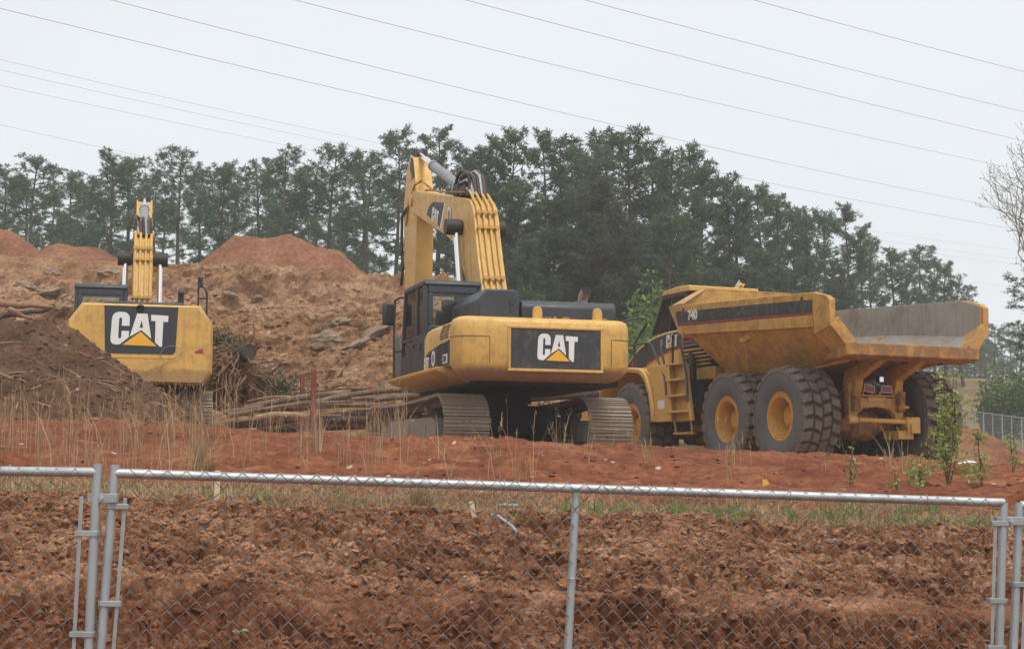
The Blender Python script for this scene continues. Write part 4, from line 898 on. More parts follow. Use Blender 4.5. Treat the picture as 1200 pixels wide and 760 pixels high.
        mb = MB(); mb.tube([(3.26, s*1.62, 0.98), (3.18, s*1.62, 0.70), (2.50, s*1.62, 0.69), (2.54, s*1.62, 0.98)], 0.022, 8); mb.span((3.16, s*1.54, 0.69), (2.52, s*1.70, 0.73)); mb.build('bottom_step', M['yellow'], ld)
        mb = MB(); mb.prism([(3.62, 1.24), (3.92, 1.24), (3.92, 1.42), (3.62, 1.42)], s*1.662, s*1.666); mb.build('warning_sticker', M['white'], fd, smooth=None)
    handrail(root, 'handrail', [[(6.4, 1.55, 3.17), (5.81, 1.55, 3.25), (4.95, 1.55, 3.27), (4.72, 1.55, 3.22), (4.66, 1.55, 3.12), (5.26, 1.55, 2.72), (5.26, 1.55, 2.19)], [(6.3, 1.55, 2.70), (4.55, 1.55, 2.69), (4.42, 1.55, 2.62), (3.62, 1.66, 1.90), (3.48, 1.70, 1.5)], [(4.72, 1.55, 2.69), (4.72, 1.55, 2.19)], [(6.3, 1.55, 2.7), (6.3, 1.55, 2.15)], [(4.12, 1.5, 2.6), (3.85, 1.55, 2.2), (3.85, 1.6, 1.95)]], 'charcoal', 0.024)
    handrail(root, 'grab_rail', [[(3.72, 1.42, 2.19), (3.66, 1.45, 2.78), (3.52, 1.45, 2.84), (3.38, 1.45, 2.78), (2.82, 1.58, 1.9), (2.62, 1.66, 1.35)]], 'charcoal', 0.026)
    mb = MB(); mb.span((7.75, -1.5, 0.95), (8.0, 1.5, 1.45)); mb.span((7.3, 1.1, 1.05), (7.76, 1.5, 1.40)); mb.span((7.3, -1.5, 1.05), (7.76, -1.1, 1.40)); mb.build('bumper', M['yellow'], root, bevel=0.03)
    mb = MB(); mb.span((6.6, 0.95, 0.95), (7.2, 1.62, 1.58)); mb.build('fuel_tank', M['yellow'], root, bevel=0.03)
    for s in (1, -1):
        mb = MB(); mb.lathe([(0, 0.06), (0.1, 0.05), (0.11, -0.04), (0, -0.06)], 16, Matrix.Translation((7.95, s*1.1, 1.62)) @ Euler((0, PI/2, 0)).to_matrix().to_4x4(), 'z'); mb.build('headlight', M['chrome'], root)
    return root
# ------------------------------------------------------------------ terrain heights (metres above the eye)
def lin(y, pts):
    return np.interp(y, [p[0] for p in pts], [p[1] for p in pts])
def pad_h(x): return np.where(x < 0, 0.34-0.042*x, 0.34-0.012*x)
def sstep(a, b, t):
    t = np.clip((t-a)/(b-a), 0, 1); return t*t*(3-2*t)
CLIFF = [(40.2, 0.0), (42.0, 0.9), (43.6, 2.0), (45.2, 3.25), (46.4, 4.15), (47.1, 4.5), (47.5, 5.25), (47.9, 5.5), (50, 5.55), (300, 5.6)]
def G(x, y):
    x = np.asarray(x, float); y = np.asarray(y, float)
    bank = lin(y, [(2, -1.75), (7.25, -1.72), (7.7, -1.25), (8.2, -0.86), (8.72, -0.575), (9.02, -0.55), (9.5, -0.44), (10.3, -0.29), (10.7, -0.245), (11.2, -0.225), (12.5, -0.18), (14, -0.125)])-0.028*x*sstep(7.2, 8.2, y)*(1-sstep(12, 20, y))
    crest = 0.50-0.0413*(np.clip(x, -9, 9)+0.7)
    sl = -0.125+(crest+0.125)*np.interp(y, [14, 17, 20.5, 23, 24.5], [0, 0.27, 0.66, 0.93, 1.0])
    pad = pad_h(x)
    far = pad+sstep(50, 95, y)*(2.0-pad)*(x > 0)+0
    h = np.where(y < 14, bank, sl)
    t = sstep(24.5, 27.5, y); h = np.where(y > 24.5, crest*(1-t)+pad*t, h)
    # cut face on the left, dying out to the right behind the machines
    fx = 1-0.5*sstep(-2.0, 1.0, x)-0.5*sstep(0.5, 5.0, x)
    yc = y+0.9*vnoise(x*0.16, x*0+3.1, seed=5)+0.35*vnoise(x*0.5, x*0+1.0, seed=6)
    cl = lin(yc, CLIFF)*fx
    h = np.where(y > 39.5, np.maximum(h, pad+cl*(1-0.05*fx)), h)
    # far right: rising ground to the grassy bank, forest floor
    fr = 1-fx
    r1 = sstep(48, 95, y)*2.0+sstep(103, 120, y)*5.2
    h = np.where(y > 46, np.maximum(h, pad*(1-sstep(46, 60, y))+r1*np.clip(fr*1.0, 0, 1)+0.15), h)
    return h
def patch(name, x0, x1, dx, y0, y1, dy, mat, disp=None, hole=None, kind='structure', yfun=None, xfun=None, smooth=True):
    xs = np.arange(x0, x1+1e-6, dx) if xfun is None else xfun; ys = np.arange(y0, y1+1e-6, dy) if yfun is None else yfun
    X, Y = np.meshgrid(xs, ys); Z = G(X, Y)
    if hole is not None: Z = np.where((X > hole[0]) & (X < hole[1]) & (Y > hole[2]) & (Y < hole[3]), Z-0.9, Z)
    if disp is not None: X, Y, Z = disp(X, Y, Z)
    o = np_obj(name, np.stack([X, Y, Z], -1).reshape(-1, 3), grid_faces(*X.shape), mat, smooth)
    tag(o, kind=kind); return o

M['mud'] = dirt_mat('dried_mud', [(0.3, (0.20, 0.115, 0.07)), (0.7, (0.32, 0.20, 0.125))], 3.0, 30)
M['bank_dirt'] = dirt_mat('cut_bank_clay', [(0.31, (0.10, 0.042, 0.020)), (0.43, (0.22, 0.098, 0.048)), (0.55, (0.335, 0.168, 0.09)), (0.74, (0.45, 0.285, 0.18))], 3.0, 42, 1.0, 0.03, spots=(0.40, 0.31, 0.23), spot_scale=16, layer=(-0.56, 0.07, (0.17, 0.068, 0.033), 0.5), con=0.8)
M['red_dirt'] = dirt_mat('red_clay', [(0.30, (0.115, 0.037, 0.018)), (0.5, (0.20, 0.07, 0.032)), (0.74, (0.31, 0.135, 0.07))], 1.1, 11, 0.9, 0.05, spots=(0.50, 0.40, 0.32), spot_scale=4.5, con=0.8, band=((0.25, 2.2, 1.0), 1.0, (0.13, 0.042, 0.026), 0.48, 0.6, 0.7))
M['pad_dirt'] = dirt_mat('pad_clay', [(0.3, (0.25, 0.115, 0.06)), (0.7, (0.34, 0.19, 0.11))], 0.5, 6, 0.6, 0.05)
M['cliff_dirt'] = dirt_mat('cliff_subsoil', [(0.30, (0.135, 0.068, 0.034)), (0.44, (0.24, 0.128, 0.065)), (0.58, (0.32, 0.187, 0.10)), (0.76, (0.41, 0.295, 0.19))], 1.0, 9, 1.0, 0.15, con=0.85, horizon=(4.5, 5.42, 0.16, (0.44, 0.275, 0.172), 0.6), spots=(0.46, 0.36, 0.26), spot_scale=2.2)
M['brown_dirt'] = dirt_mat('brown_topsoil', [(0.30, (0.055, 0.028, 0.016)), (0.5, (0.105, 0.057, 0.033)), (0.75, (0.18, 0.105, 0.063))], 2.2, 14, 1.0, 0.06, spots=(0.34, 0.25, 0.17), spot_scale=5)
M['brown_dirt2'] = dirt_mat('brown_topsoil_clods', [(0.28, (0.08, 0.043, 0.027)), (0.55, (0.14, 0.08, 0.05)), (0.8, (0.22, 0.14, 0.095))], 1.2, 9, 0.9, 0.06)
M['mound_dirt'] = dirt_mat('mound_clay', [(0.3, (0.16, 0.07, 0.038)), (0.55, (0.245, 0.115, 0.064)), (0.8, (0.35, 0.195, 0.12))], 0.8, 6, 1.0, 0.12)
M['plateau'] = dirt_mat('far_ground', [(0.3, (0.13, 0.085, 0.045)), (0.55, (0.20, 0.14, 0.075)), (0.8, (0.26, 0.17, 0.10))], 0.12, 1.4, 0.6, 0.2, band=((0.05, 0.05, 0.05), 1.0, (0.12, 0.13, 0.05), 0.45, 0.6, 0.6))
M['rock'] = dirt_mat('grey_rock', [(0.3, (0.17, 0.12, 0.08)), (0.55, (0.28, 0.205, 0.14)), (0.8, (0.40, 0.31, 0.22))], 2.0, 11, 0.8, 0.06)

def d_bank(X, Y, Z):
    a = sstep(7.5, 8.0, Y)*(1-sstep(10.6, 11.0, Y)*0.6)
    yb = Y-0.05*vnoise(X*0.8, X*0, seed=31); bench = sstep(8.58, 8.70, yb)*(1-sstep(8.95, 9.08, yb))*(0.75+0.25*np.clip(vnoise(X*0.5, Y*0+9, seed=3)*2, -1, 1))
    rough = a*(1-0.92*np.clip(bench, 0, 1)); lowr = 1-sstep(8.6, 9.1, Y)
    patchy = 0.65+0.5*np.clip(fbm(X*0.9, Y*0.9, seed=44, octv=2), -0.7, 0.8)
    d = 0.07*fbm(X*1.1, Y*1.1, octv=3, seed=1)+patchy*(0.10*clods(X+0.04*vnoise(X*7, Y*7, seed=9), Y, 0.24, 2, 0.35)*(0.3+lowr)+0.10*chunks(X+0.035*vnoise(X*9, Y*9, seed=9), Y+0.035*vnoise(X*9, Y*9, seed=19), 0.13, 5)+0.062*chunks(X+0.02*vnoise(X*22, Y*22, seed=29), Y+0.02*vnoise(X*19, Y*19, seed=28), 0.066, 8))+0.034*chunks(X+0.01*vnoise(X*40, Y*40, seed=39), Y, 0.034, 18)+0.02*fbm(X*9, Y*9, octv=3, seed=12)+0.012*fbm(X*26, Y*26, octv=2, seed=13)-0.07
    d = d*(1+0.35*lowr)
    shelf = 0.075*np.abs(vnoise(X*1.4, (Y*7+1.2*vnoise(X*1.1, Y, seed=77)), seed=21))*(1-lowr)
    d = (d+shelf-0.05)*rough
    Y2 = Y-0.45*d-0.04*rough*fbm(X*6, Y*6, octv=2, seed=61)
    X2 = X+0.03*rough*fbm(X*7, Y*7, octv=2, seed=63)
    return X2, Y2, Z+d*0.9+0.02*fbm(X*1.2, Y*1.2, seed=70)
bx = np.concatenate([np.arange(-11, -3.9, 0.06), np.arange(-3.9, 3.9, 0.0125), np.arange(3.9, 11, 0.06)])
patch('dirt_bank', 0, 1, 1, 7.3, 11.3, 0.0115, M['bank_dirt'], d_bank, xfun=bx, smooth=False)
def d_slope(X, Y, Z):
    r = 1-0.0*X
    d = 0.05*fbm(X*0.7, Y*0.7, seed=4)+0.06*fbm(X*1.6, Y*3.4, octv=4, seed=6)*sstep(13, 17, Y)+0.03*clods(X, Y, 0.38, 15, 0.35)+(0.035*clods(X, Y, 0.2, 16, 0.35)+0.03*chunks(X+0.05*vnoise(X*5, Y*5, seed=2), Y*0.7, 0.24, 17)*np.clip(0.4+fbm(X*0.5, Y*0.9, seed=18, octv=2), 0, 1)+0.028*chunks(X+0.03*vnoise(X*8, Y*8, seed=22), Y*0.8, 0.11, 27)*np.clip(0.5+fbm(X*0.8, Y*1.1, seed=38, octv=2), 0, 1)+0.012*fbm(X*9, Y*9, octv=2, seed=52))*sstep(13, 15, Y)
    return X, Y, Z+d*sstep(10.5, 12, Y)-0.012*(Y < 11.3)
sx_ = np.concatenate([np.arange(-15, -8.5, 0.1), np.arange(-8.5, 8.5, 0.036), np.arange(8.5, 15.1, 0.1)])
patch('red_dirt_slope', 0, 1, 1, 10.9, 28.2, 0.036, M['red_dirt'], d_slope, xfun=sx_, smooth=False)
def d_pad(X, Y, Z): return X, Y, Z+0.035*fbm(X*0.8, Y*0.8, seed=14)-0.05*(Y < 28.3)
patch('dirt_pad', -26, 26, 0.2, 27.9, 53, 0.2, M['pad_dirt'], d_pad, (-23.3, 6.2, 40.6, 51.6))
def d_cliff(X, Y, Z):
    edge = sstep(-24.0, -23, X)*(1-sstep(6.0, 7.0, X))*sstep(40, 41, Y)*(1-sstep(51, 52, Y))
    fx = 1-sstep(-2, 5, X)
    face = sstep(40.5, 42, Y)*(1-sstep(47.0, 47.4, Y)); band = sstep(46.9, 47.15, Y)*(1-sstep(47.9, 48.2, Y))
    ZZ = Z
    rid = 1-np.abs(fbm(X*0.55, Y*0.4+ZZ*0.7, seed=90, octv=4))
    d = face*(0.38*(rid-0.6)+0.22*fbm(X*1.6, ZZ*2.2, Y, octv=5, seed=91)+0.10*chunks(X+0.15*vnoise(X*3, ZZ*3, seed=2), Y*0.8+ZZ+0.15*vnoise(X*3, ZZ*3, seed=12), 0.75, 92)+0.075*chunks(X+0.1*vnoise(X*4, ZZ*4, seed=3), Y+ZZ*0.6, 0.3, 93)+0.06*clods(X, Y+ZZ*0.6, 0.2, 94, 0.5)-0.12)
    teeth = 0.17*(1-sstep(47.6, 47.9, Y))*np.abs(((X*2.55+0.5*vnoise(X*0.7, X*0, seed=8)) % 1.0)-0.5)*2*sstep(-9.0, -6.5, X)
    d = d+band*(0.10*fbm(X*0.8, ZZ*1.5, seed=95)+teeth-0.05)
    d = (d+0.05*fbm(X*3, Y*3, seed=97))*edge*np.clip(fx+0.25, 0, 1)
    return X+0.2*d, Y-0.75*d, Z+0.55*d-0.10*(1-edge)
patch('cut_cliff', -24, 7, 0.06, 40.0, 52.0, 0.055, M['cliff_dirt'], d_cliff, smooth=False)
def d_far(X, Y, Z): return X, Y, Z+0.25*fbm(X*0.12, Y*0.12, seed=24)*sstep(60, 90, Y)-0.35*(Y < 54)
fy = np.concatenate([np.arange(51, 130, 1.5), np.geomspace(130, 900, 30)])
patch('far_ground', -330, 330, 4.0, 0, 1, 1, M['plateau'], d_far, yfun=fy)
# ground the fence stands on, in front of the bank and round the viewer
def d_near(X, Y, Z): return X, Y, Z+0.02*fbm(X*2, Y*2, seed=41)-0.03
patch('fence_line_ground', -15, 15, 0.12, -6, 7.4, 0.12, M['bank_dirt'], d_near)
def d_side(X, Y, Z):
    A = np.abs(X)
    ins = ((A < 13.5) & (Y > 11.6) & (Y < 27)) | ((A < 10.3) & (Y > 6.6) & (Y <= 11.6)) | ((A < 22) & (Y >= 27) & (Y < 52)) | ((A < 13.5) & (Y < 6.4) & (Y > -5))
    return X, Y, Z-0.25-1.1*ins
patch('side_ground', -60, 60, 1.0, -6, 54, 0.8, M['pad_dirt'], d_side)
# ------------------------------------------------------------------ spoil heaps
def heap(name, label, x0, x1, y0, y1, d, hfun, mat, seed, amp=1.0, big=0.3):
    xs = np.arange(x0, x1+1e-6, d); ys = np.arange(y0, y1+1e-6, d); X, Y = np.meshgrid(xs, ys)
    H = hfun(X, Y); B = G(X, Y)
    n = amp*(0.16*fbm(X*0.7, Y*0.7, octv=3, seed=seed)+0.5*big*clods(X, Y, big, seed+1, 0.5)*0.6+0.5*clods(X, Y, big*0.45, seed+2, 0.6)*big*0.5+0.4*clods(X, Y, big*0.2, seed+3, 0.6)*big*0.25)
    Z = B+H+n*sstep(-0.1, 0.25, H)-0.35*(H <= -0.2)
    Z = np.where(H < 0, B+np.maximum(H, -0.5), Z)
    o = np_obj(name, np.stack([X, Y, Z], -1).reshape(-1, 3), grid_faces(*X.shape), mat, False)
    return tag(o, label, 'dirt pile')
def seg_d(X, Y, ax, ay, bx, by):
    t = np.clip(((X-ax)*(bx-ax)+(Y-ay)*(by-ay))/((bx-ax)**2+(by-ay)**2), 0, 1)
    return np.hypot(X-ax-t*(bx-ax), Y-ay-t*(by-ay))
def soft_cone(d, h, slope, r): return h-slope*(np.sqrt(d*d+r*r)-r)
PILE = lambda X, Y: soft_cone(seg_d(X, Y, -16, 26.9, -7.15, 26.7), 1.68, 0.66, 0.35)+0.10*vnoise(X*0.5, Y*0.5, seed=50)
heap('dirt_pile', 'dark brown heap of loose soil in front of the excavator seen from behind', -13, -2.5, 22.8, 30, 0.042, PILE, M['brown_dirt'], 51, 0.95, 0.22)
c = at(337, 300, 53.0)
heap('dirt_pile', 'flat-topped orange mound standing on top of the dirt cliff', c.x-5, c.x+5, 49.0, 58, 0.11, lambda X, Y: np.minimum(soft_cone(seg_d(X, Y, c.x-1.25, 53, c.x+1.0, 53.3), 1.66, 0.98, 0.3), 1.36+0.08*vnoise(X, Y, seed=71)), M['mound_dirt'], 61, 0.7, 0.35)
c2 = at(2, 290, 51.5)
heap('dirt_pile', 'reddish mound on the cliff top at the left edge of the picture', c2.x-6, c2.x+4.2, 48.4, 57, 0.11, lambda X, Y: soft_cone(seg_d(X, Y, c2.x-2.5, 51.5, c2.x+0.15, 51.5), 0.98, 0.72, 0.3), M['mound_dirt'], 65, 0.8, 0.35)
c5 = at(88, 300, 49.6)
heap('dirt_pile', 'low red hump beside the reddish mound on the cliff top', c5.x-2, c5.x+2, 48.6, 52, 0.1, lambda X, Y: soft_cone(seg_d(X, Y, c5.x-0.4, 49.7, c5.x+0.5, 49.7), 0.45, 0.5, 0.3), M['mound_dirt'], 68, 0.6, 0.3)
c3 = at(1142, 520, 43.0)
heap('dirt_pile', 'small brown heap behind the dump truck rear wheels', c3.x-4, c3.x+4, 39.5, 47.5, 0.10, lambda X, Y: soft_cone(seg_d(X, Y, c3.x-1.4, 43, c3.x-0.35, 43.2), 1.22, 0.5, 0.4), M['mound_dirt'], 81, 0.7, 0.3)
c4 = at(812, 527, 34.5)
heap('dirt_pile', 'low clay lump lying between the truck front and middle wheels', c4.x-1.1, c4.x+1.2, 33.6, 35.6, 0.05, lambda X, Y: np.minimum(soft_cone(seg_d(X, Y, c4.x-0.45, 34.5, c4.x+0.4, 34.5), 0.62, 0.9, 0.15), 0.36), M['cliff_dirt'], 85, 0.35, 0.2)

# ------------------------------------------------------------------ loose clods and stones (countless)
ICO = None
def ico():
    global ICO
    if ICO is None:
        bm = bmesh.new(); bmesh.ops.create_icosphere(bm, subdivisions=1, radius=1.0); bm.verts.ensure_lookup_table()
        ICO = (np.array([v.co[:] for v in bm.verts]), np.array([[v.index for v in f.verts] for f in bm.faces])); bm.free()
    return ICO
def ground_hits(pts_x, pts_y): return G(pts_x, pts_y)
DG = None
def surf_z(objs):
    """ray lookup on the finished, displaced ground meshes"""
    from mathutils.bvhtree import BVHTree
    trees = []
    for o in objs:
        me = o.data; n = len(me.vertices); co = np.empty(n*3, np.float32); me.vertices.foreach_get('co', co)
        F = np.empty(len(me.polygons)*4, np.int32); me.polygons.foreach_get('vertices', F)
        trees.append(BVHTree.FromPolygons([tuple(v) for v in co.reshape(-1, 3)], [tuple(f) for f in F.reshape(-1, 4)]))
    def f(x, y):
        best = None
        for t in trees:
            h = t.ray_cast(Vector((x, y, 40)), Vector((0, 0, -1)))
            if h[0] is not None and (best is None or h[0].z > best): best = h[0].z
        return best
    return f
OB = bpy.data.objects
near_z = surf_z([OB['dirt_bank'], OB['red_dirt_slope']])
pile_z = surf_z([OB['dirt_pile'], OB['dirt_pad'], OB['red_dirt_slope']])
cliff_z = surf_z([OB['cut_cliff'], OB['dirt_pad']])
def lumps(name, P, S, mat, squash=0.65, seed=1):
    rg = np.random.default_rng(seed); V0, F0 = ico(); Vs, Fs = [], []
    for k, (p, s) in enumerate(zip(P, S)):
        a = rg.normal(size=(3, 3)); q, _ = np.linalg.qr(a); q = q*np.sign(np.linalg.det(q))
        v = V0*(0.72+0.5*rg.random((len(V0), 1)))*np.array([1.0, 0.8, 0.6])
        v = (v @ q.T)*s*np.array([1, 1, squash])+np.array(p)
        Vs.append(v); Fs.append(F0+k*len(V0))
    return np_obj(name, np.concatenate(Vs), np.concatenate(Fs), mat, False)
rg = np.random.default_rng(5)
def scatter(n, x0, x1, y0, y1, s0, s1, zf, power=2.5, cond=None):
    P, S = [], []
    while len(P) < n:
        x, y = rg.uniform(x0, x1), rg.uniform(y0, y1)
        if cond and not cond(x, y): continue
        z = zf(x, y)
        if z is None: n -= 1; continue
        s = s0+(s1-s0)*rg.random()**power
        P.append((x, y, z+s*0.15)); S.append(s)
    return P, S
P, S = scatter(22000, -3.4, 3.4, 7.75, 11.0, 0.006, 0.042, near_z, 3.0, lambda x, y: not (8.6 < y < 9.0 and rg.random() < .85))
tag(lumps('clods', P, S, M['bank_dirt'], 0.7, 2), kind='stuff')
P, S = scatter(3600, -9, 9, 13.5, 27.5, 0.01, 0.045, near_z, 3.0)
tag(lumps('rubble', P, S, M['red_dirt'], 0.42, 3), kind='stuff')
P, S = scatter(420, -9, 9, 14.5, 27.0, 0.012, 0.045, near_z, 3)
tag(lumps('pebbles', P, S, M['rock'], 0.6, 4), kind='stuff')
P, S = scatter(5200, -12, -4, 23.3, 28, 0.012, 0.06, pile_z, 3.2)
tag(lumps('soil_rubble', P, S, M['brown_dirt2'], 0.6, 6), kind='stuff')
P, S = scatter(3800, -20, 1.5, 40.5, 47, 0.02, 0.15, cliff_z, 4)
tag(lumps('stone_rubble', P, S, M['cliff_dirt'], 0.6, 7), kind='stuff')
P, S = scatter(700, -20, 1.5, 40.5, 46.8, 0.02, 0.13, cliff_z, 3.5)
tag(lumps('grey_rubble', P, S, M['rock'], 0.5, 9), kind='stuff')

# ------------------------------------------------------------------ boulders in the cut face
def rock(px, py, sx, sz, label, tilt=0.0, seed=0, mat='rock'):
    # find where the sight line meets the cut face
    d = ray(px, py); y = 41.0; p = None
    for k in range(400):
        y = 40.2+k*0.03; q = d*(y/d.y); z = cliff_z(q.x, q.y)
        if z is not None and z >= q.z: p = q; break
    if p is None: return
    bm = bmesh.new(); bmesh.ops.create_icosphere(bm, subdivisions=3, radius=1.0); r2 = np.random.default_rng(seed)
    for v in bm.verts:
        c0 = np.array(v.co[:]); k = 1.0
        for j in range(7):
            nrm = np.random.default_rng(seed*31+j).normal(size=3); nrm /= np.linalg.norm(nrm)
            dd = c0 @ nrm
            if dd > 0.62: k = min(k, 0.62/dd)
        n = float(fbm(np.array([c0[0]*2.5+seed]), np.array([c0[1]*2.5]), np.array([c0[2]*4.5]), 4, seed)[0])
        v.co = v.co*(k*(1+0.22*n))
    me = bpy.data.meshes.new('boulder'); bm.to_mesh(me); bm.free(); me.materials.append(M[mat])
    me.polygons.foreach_set('use_smooth', [False]*len(me.polygons))
    o = bpy.data.objects.new('boulder', me); COL.objects.link(o); o.location = p; o.scale = (sx, max(sx, sz)*0.6, sz); o.rotation_euler = (0.15, tilt, 0.3*seed)
    o.rotation_euler = (0.2, tilt, 0)
    tag(o, label, 'rock', 'rocks in the dirt cliff'); return o
rock(382, 398, 0.5, 0.3, 'grey boulder left of the long ledge low in the cliff face', -0.2, 3)
rock(430, 395, 0.9, 0.2, 'long grey rock ledge slanting up to the right in the cliff face', -0.45, 5)
rock(412, 405, 0.5, 0.14, 'narrow rock slab just below the long grey ledge', -0.4, 8)
rock(400, 377, 0.30, 0.14, 'small flat rock above the grey boulder in the cliff face', -0.2, 9)
rock(60, 322, 0.26, 0.22, 'dark rock near the top of the cliff, above the left excavator counterweight', 0.1, 11)
rock(35, 335, 0.45, 0.12, 'tan slab of rock at the left edge below the reddish mound', 0.15, 12, 'cliff_rock' if 'cliff_rock' in M else 'rock')
rock(55, 342, 0.5, 0.14, 'flat pale rock above the broken branches', -0.2, 13)
rock(138, 320, 0.6, 0.22, 'pale broad rock behind the left excavator boom', 0.1, 14)
rock(92, 350, 0.3, 0.16, 'small pale stone beside the black cab of the left excavator', 0.0, 16)
rock(322, 362, 0.22, 0.12, 'brown stone in the middle of the cliff face', 0.2, 18)
rock(300, 350, 0.2, 0.12, 'small brown stone left of the middle of the cliff face', -0.3, 19)
rock(272, 345, 0.25, 0.10, 'brown ledge right of the left excavator handrail', 0.2, 20)

# ------------------------------------------------------------------ logs, brush, stump
M['bark'] = dirt_mat('pine_bark', [(0.3, (0.10, 0.063, 0.042)), (0.52, (0.21, 0.137, 0.092)), (0.75, (0.35, 0.25, 0.175))], 4, 22, 1.0, 0.03)
M['bark_dark'] = dirt_mat('wet_bark', [(0.3, (0.04, 0.03, 0.025)), (0.6, (0.085, 0.062, 0.05)), (0.8, (0.13, 0.10, 0.08))], 4, 22, 1.0, 0.03)
M['peeled'] = dirt_mat('peeled_wood', [(0.3, (0.25, 0.155, 0.09)), (0.6, (0.38, 0.265, 0.165)), (0.8, (0.47, 0.37, 0.26))], 3, 16, 0.5, 0.01)
M['root_wood'] = dirt_mat('root_wood', [(0.3, (0.16, 0.09, 0.055)), (0.6, (0.27, 0.165, 0.10)), (0.8, (0.36, 0.24, 0.16))], 3, 16, 0.6, 0.02)
M['pine_green'] = leaf_mat('pine_bough', (0.045, 0.075, 0.035), (0.075, 0.11, 0.05), 1.5)
def log(A, B, r0, r1, label, mat='bark', bend=0.05, seed=0, name='log'):
    A, B = Vector(A), Vector(B); rr = random.Random(seed); n = 14; pts, R = [], []
    d = (B-A); side = d.cross(Vector((0, 0, 1))).normalized(); ph = rr.random()*6
    for k in range(n+1):
        t = k/n; pts.append(A+d*t+Vector((0, 0, bend*math.sin(PI*t)))+side*bend*math.sin(t*5+ph)); R.append((r0+(r1-r0)*t)*(0.93+0.14*rr.random()))
    o0 = pts[0].copy(); mb = MB(); mb.tube([p-o0 for p in pts], R, 12, cap=False)
    for k in range(3):   # knots, stubs
        t = rr.uniform(0.2, 0.9); p = A+d*t-o0; q = Vector((rr.uniform(-1, 1), rr.uniform(-1, 1), rr.uniform(0, 1))).normalized()
        rad = r0+(r1-r0)*t; mb.tube([p+q*rad*0.7, p+q*(rad*1.35)], [rad*0.3, rad*0.22], 6)
    o = mb.build(name, M[mat], None, smooth=60); o.location = o0
    mb = MB(); a = pts[0]-o0; b = pts[-1]-o0; dn = d.normalized()
    mb.tube([a-dn*0.004, a+dn*0.02], R[0]*0.96, 14); mb.tube([b-dn*0.02, b+dn*0.004], R[-1]*0.96, 14); mb.build('cut_end', M['peeled'], o, smooth=60)
    return tag(o, label, 'log', 'felled logs lying in a stack')
LOGS = [  # picture x,y of both ends, depths, radii
 ((262, 499), 33.6, (432, 492), 34.2, .13, .12, 'bark_dark', 'dark log at the bottom left of the stack'),
 ((300, 503), 34.4, (620, 496), 35.4, .15, .13, 'bark_dark', 'thick dark log along the bottom of the stack'),
 ((268, 486), 33.4, (436, 474), 34.6, .10, .08, 'bark', 'grey-brown log with a pale cut end facing the left excavator track'),
 ((300, 489), 33.3, (360, 488), 33.6, .10, .10, 'peeled', 'short peeled yellow log in the stack'),
 ((262, 483), 34.0, (437, 466), 35.0, .08, .07, 'bark', 'thin log third from the top of the stack'),
 ((285, 478), 34.4, (410, 459), 35.4, .10, .08, 'bark', 'log crossing the stack upward behind the tall red stake'),
 ((355, 474), 34.4, (470, 456), 35.4, .11, .09, 'bark', 'topmost thick log running behind the excavator track'),
 ((330, 480), 34.9, (690, 448), 37.4, .10, .08, 'bark', 'long log running on behind the excavator to its right track'),
 ((350, 492), 34.9, (700, 462), 37.2, .13, .11, 'bark_dark', 'long dark log passing under the excavator'),
 ((365, 470), 35.3, (705, 455), 38.0, .09, .07, 'bark', 'thin long log at the back of the stack'),
 ((420, 484), 34.6, (560, 470), 35.6, .12, .11, 'bark', 'stout log right of the tall red stake'),
 ((276, 459), 36.6, (345, 456), 37.2, .09, .06, 'bark_dark', 'dark branch-like log lying behind the pine boughs'),
 ((340, 463), 36.8, (470, 457), 37.8, .08, .06, 'bark_dark', 'dark thin log lying at the back against the cliff foot'),
 ((320, 455), 37.8, (400, 462), 37.0, .03, .025, 'peeled', 'thin pale pole leaning over the back logs'),
 ((275, 494), 33.5, (400, 487), 34.0, .045, .04, 'bark', 'thin pole low on the near side of the log stack'),
 ((290, 482), 33.6, (415, 470), 34.2, .05, .04, 'bark', 'slim pole slanting across the near face of the log stack'),
 ((310, 474), 34.2, (425, 464), 34.9, .05, .04, 'bark_dark', 'slim dark pole near the top of the log stack'),
 ((330, 497), 33.9, (428, 500), 34.2, .07, .06, 'bark', 'low grey log touching the red dirt beside the track'),
 ((290, 470), 35.8, (348, 465), 36.4, .035, .03, 'peeled', 'pale stripped branch above the cut log ends'),
]
for k, (a, ya, b, yb, r0, r1, m, lab) in enumerate(LOGS):
    log(at(*a, ya), at(*b, yb), r0*.62, r1*.62, lab, m, 0.05, 40+k)
def stick_thing(name, label, cat, pts, R, mat, group=None):
    mb = MB(); o0 = Vector(pts[0]); mb.tube([Vector(p)-o0 for p in pts], R, 8); o = mb.build(name, M[mat], None, smooth=60); o.location = o0
    return tag(o, label, cat, group)
def wig(px0, py0, px1, py1, Y, r, n=7, amp=3.0, seed=0, dY=0.5):
    rr = random.Random(seed); pts = []
    for k in range(n):
        t = k/(n-1); pts.append(at(px0+(px1-px0)*t+rr.uniform(-amp, amp), py0+(py1-py0)*t+rr.uniform(-amp, amp), Y+rr.uniform(-dY, dY)*0.3))
    return pts, [r*(1-0.6*k/(n-1)) for k in range(n)]
BR = 'broken branches left of the left excavator'
p, r = wig(-12, 354, 62, 361, 36.0, .085, 7, 1.2, 1); stick_thing('branch', 'thick bare branch with pale top lying above the brown heap', 'branch', p, r, 'root_wood', BR)
p, r = wig(-12, 372, 60, 362, 35.8, .08, 7, 1.5, 2); stick_thing('branch', 'dark branch under the thick pale one at the left edge', 'branch', p, r, 'bark_dark', BR)
p, r = wig(12, 362, 48, 378, 35.0, .06, 7, 1.5, 3); stick_thing('branch', 'crooked tan branch sloping down to the brown heap crest', 'branch', p, r, 'root_wood', BR)
p, r = wig(20, 376, 62, 379, 34.6, .05, 6, 1.5, 4); stick_thing('branch', 'pale splintered branch lying flat on the brown heap crest', 'branch', p, r, 'peeled', BR)
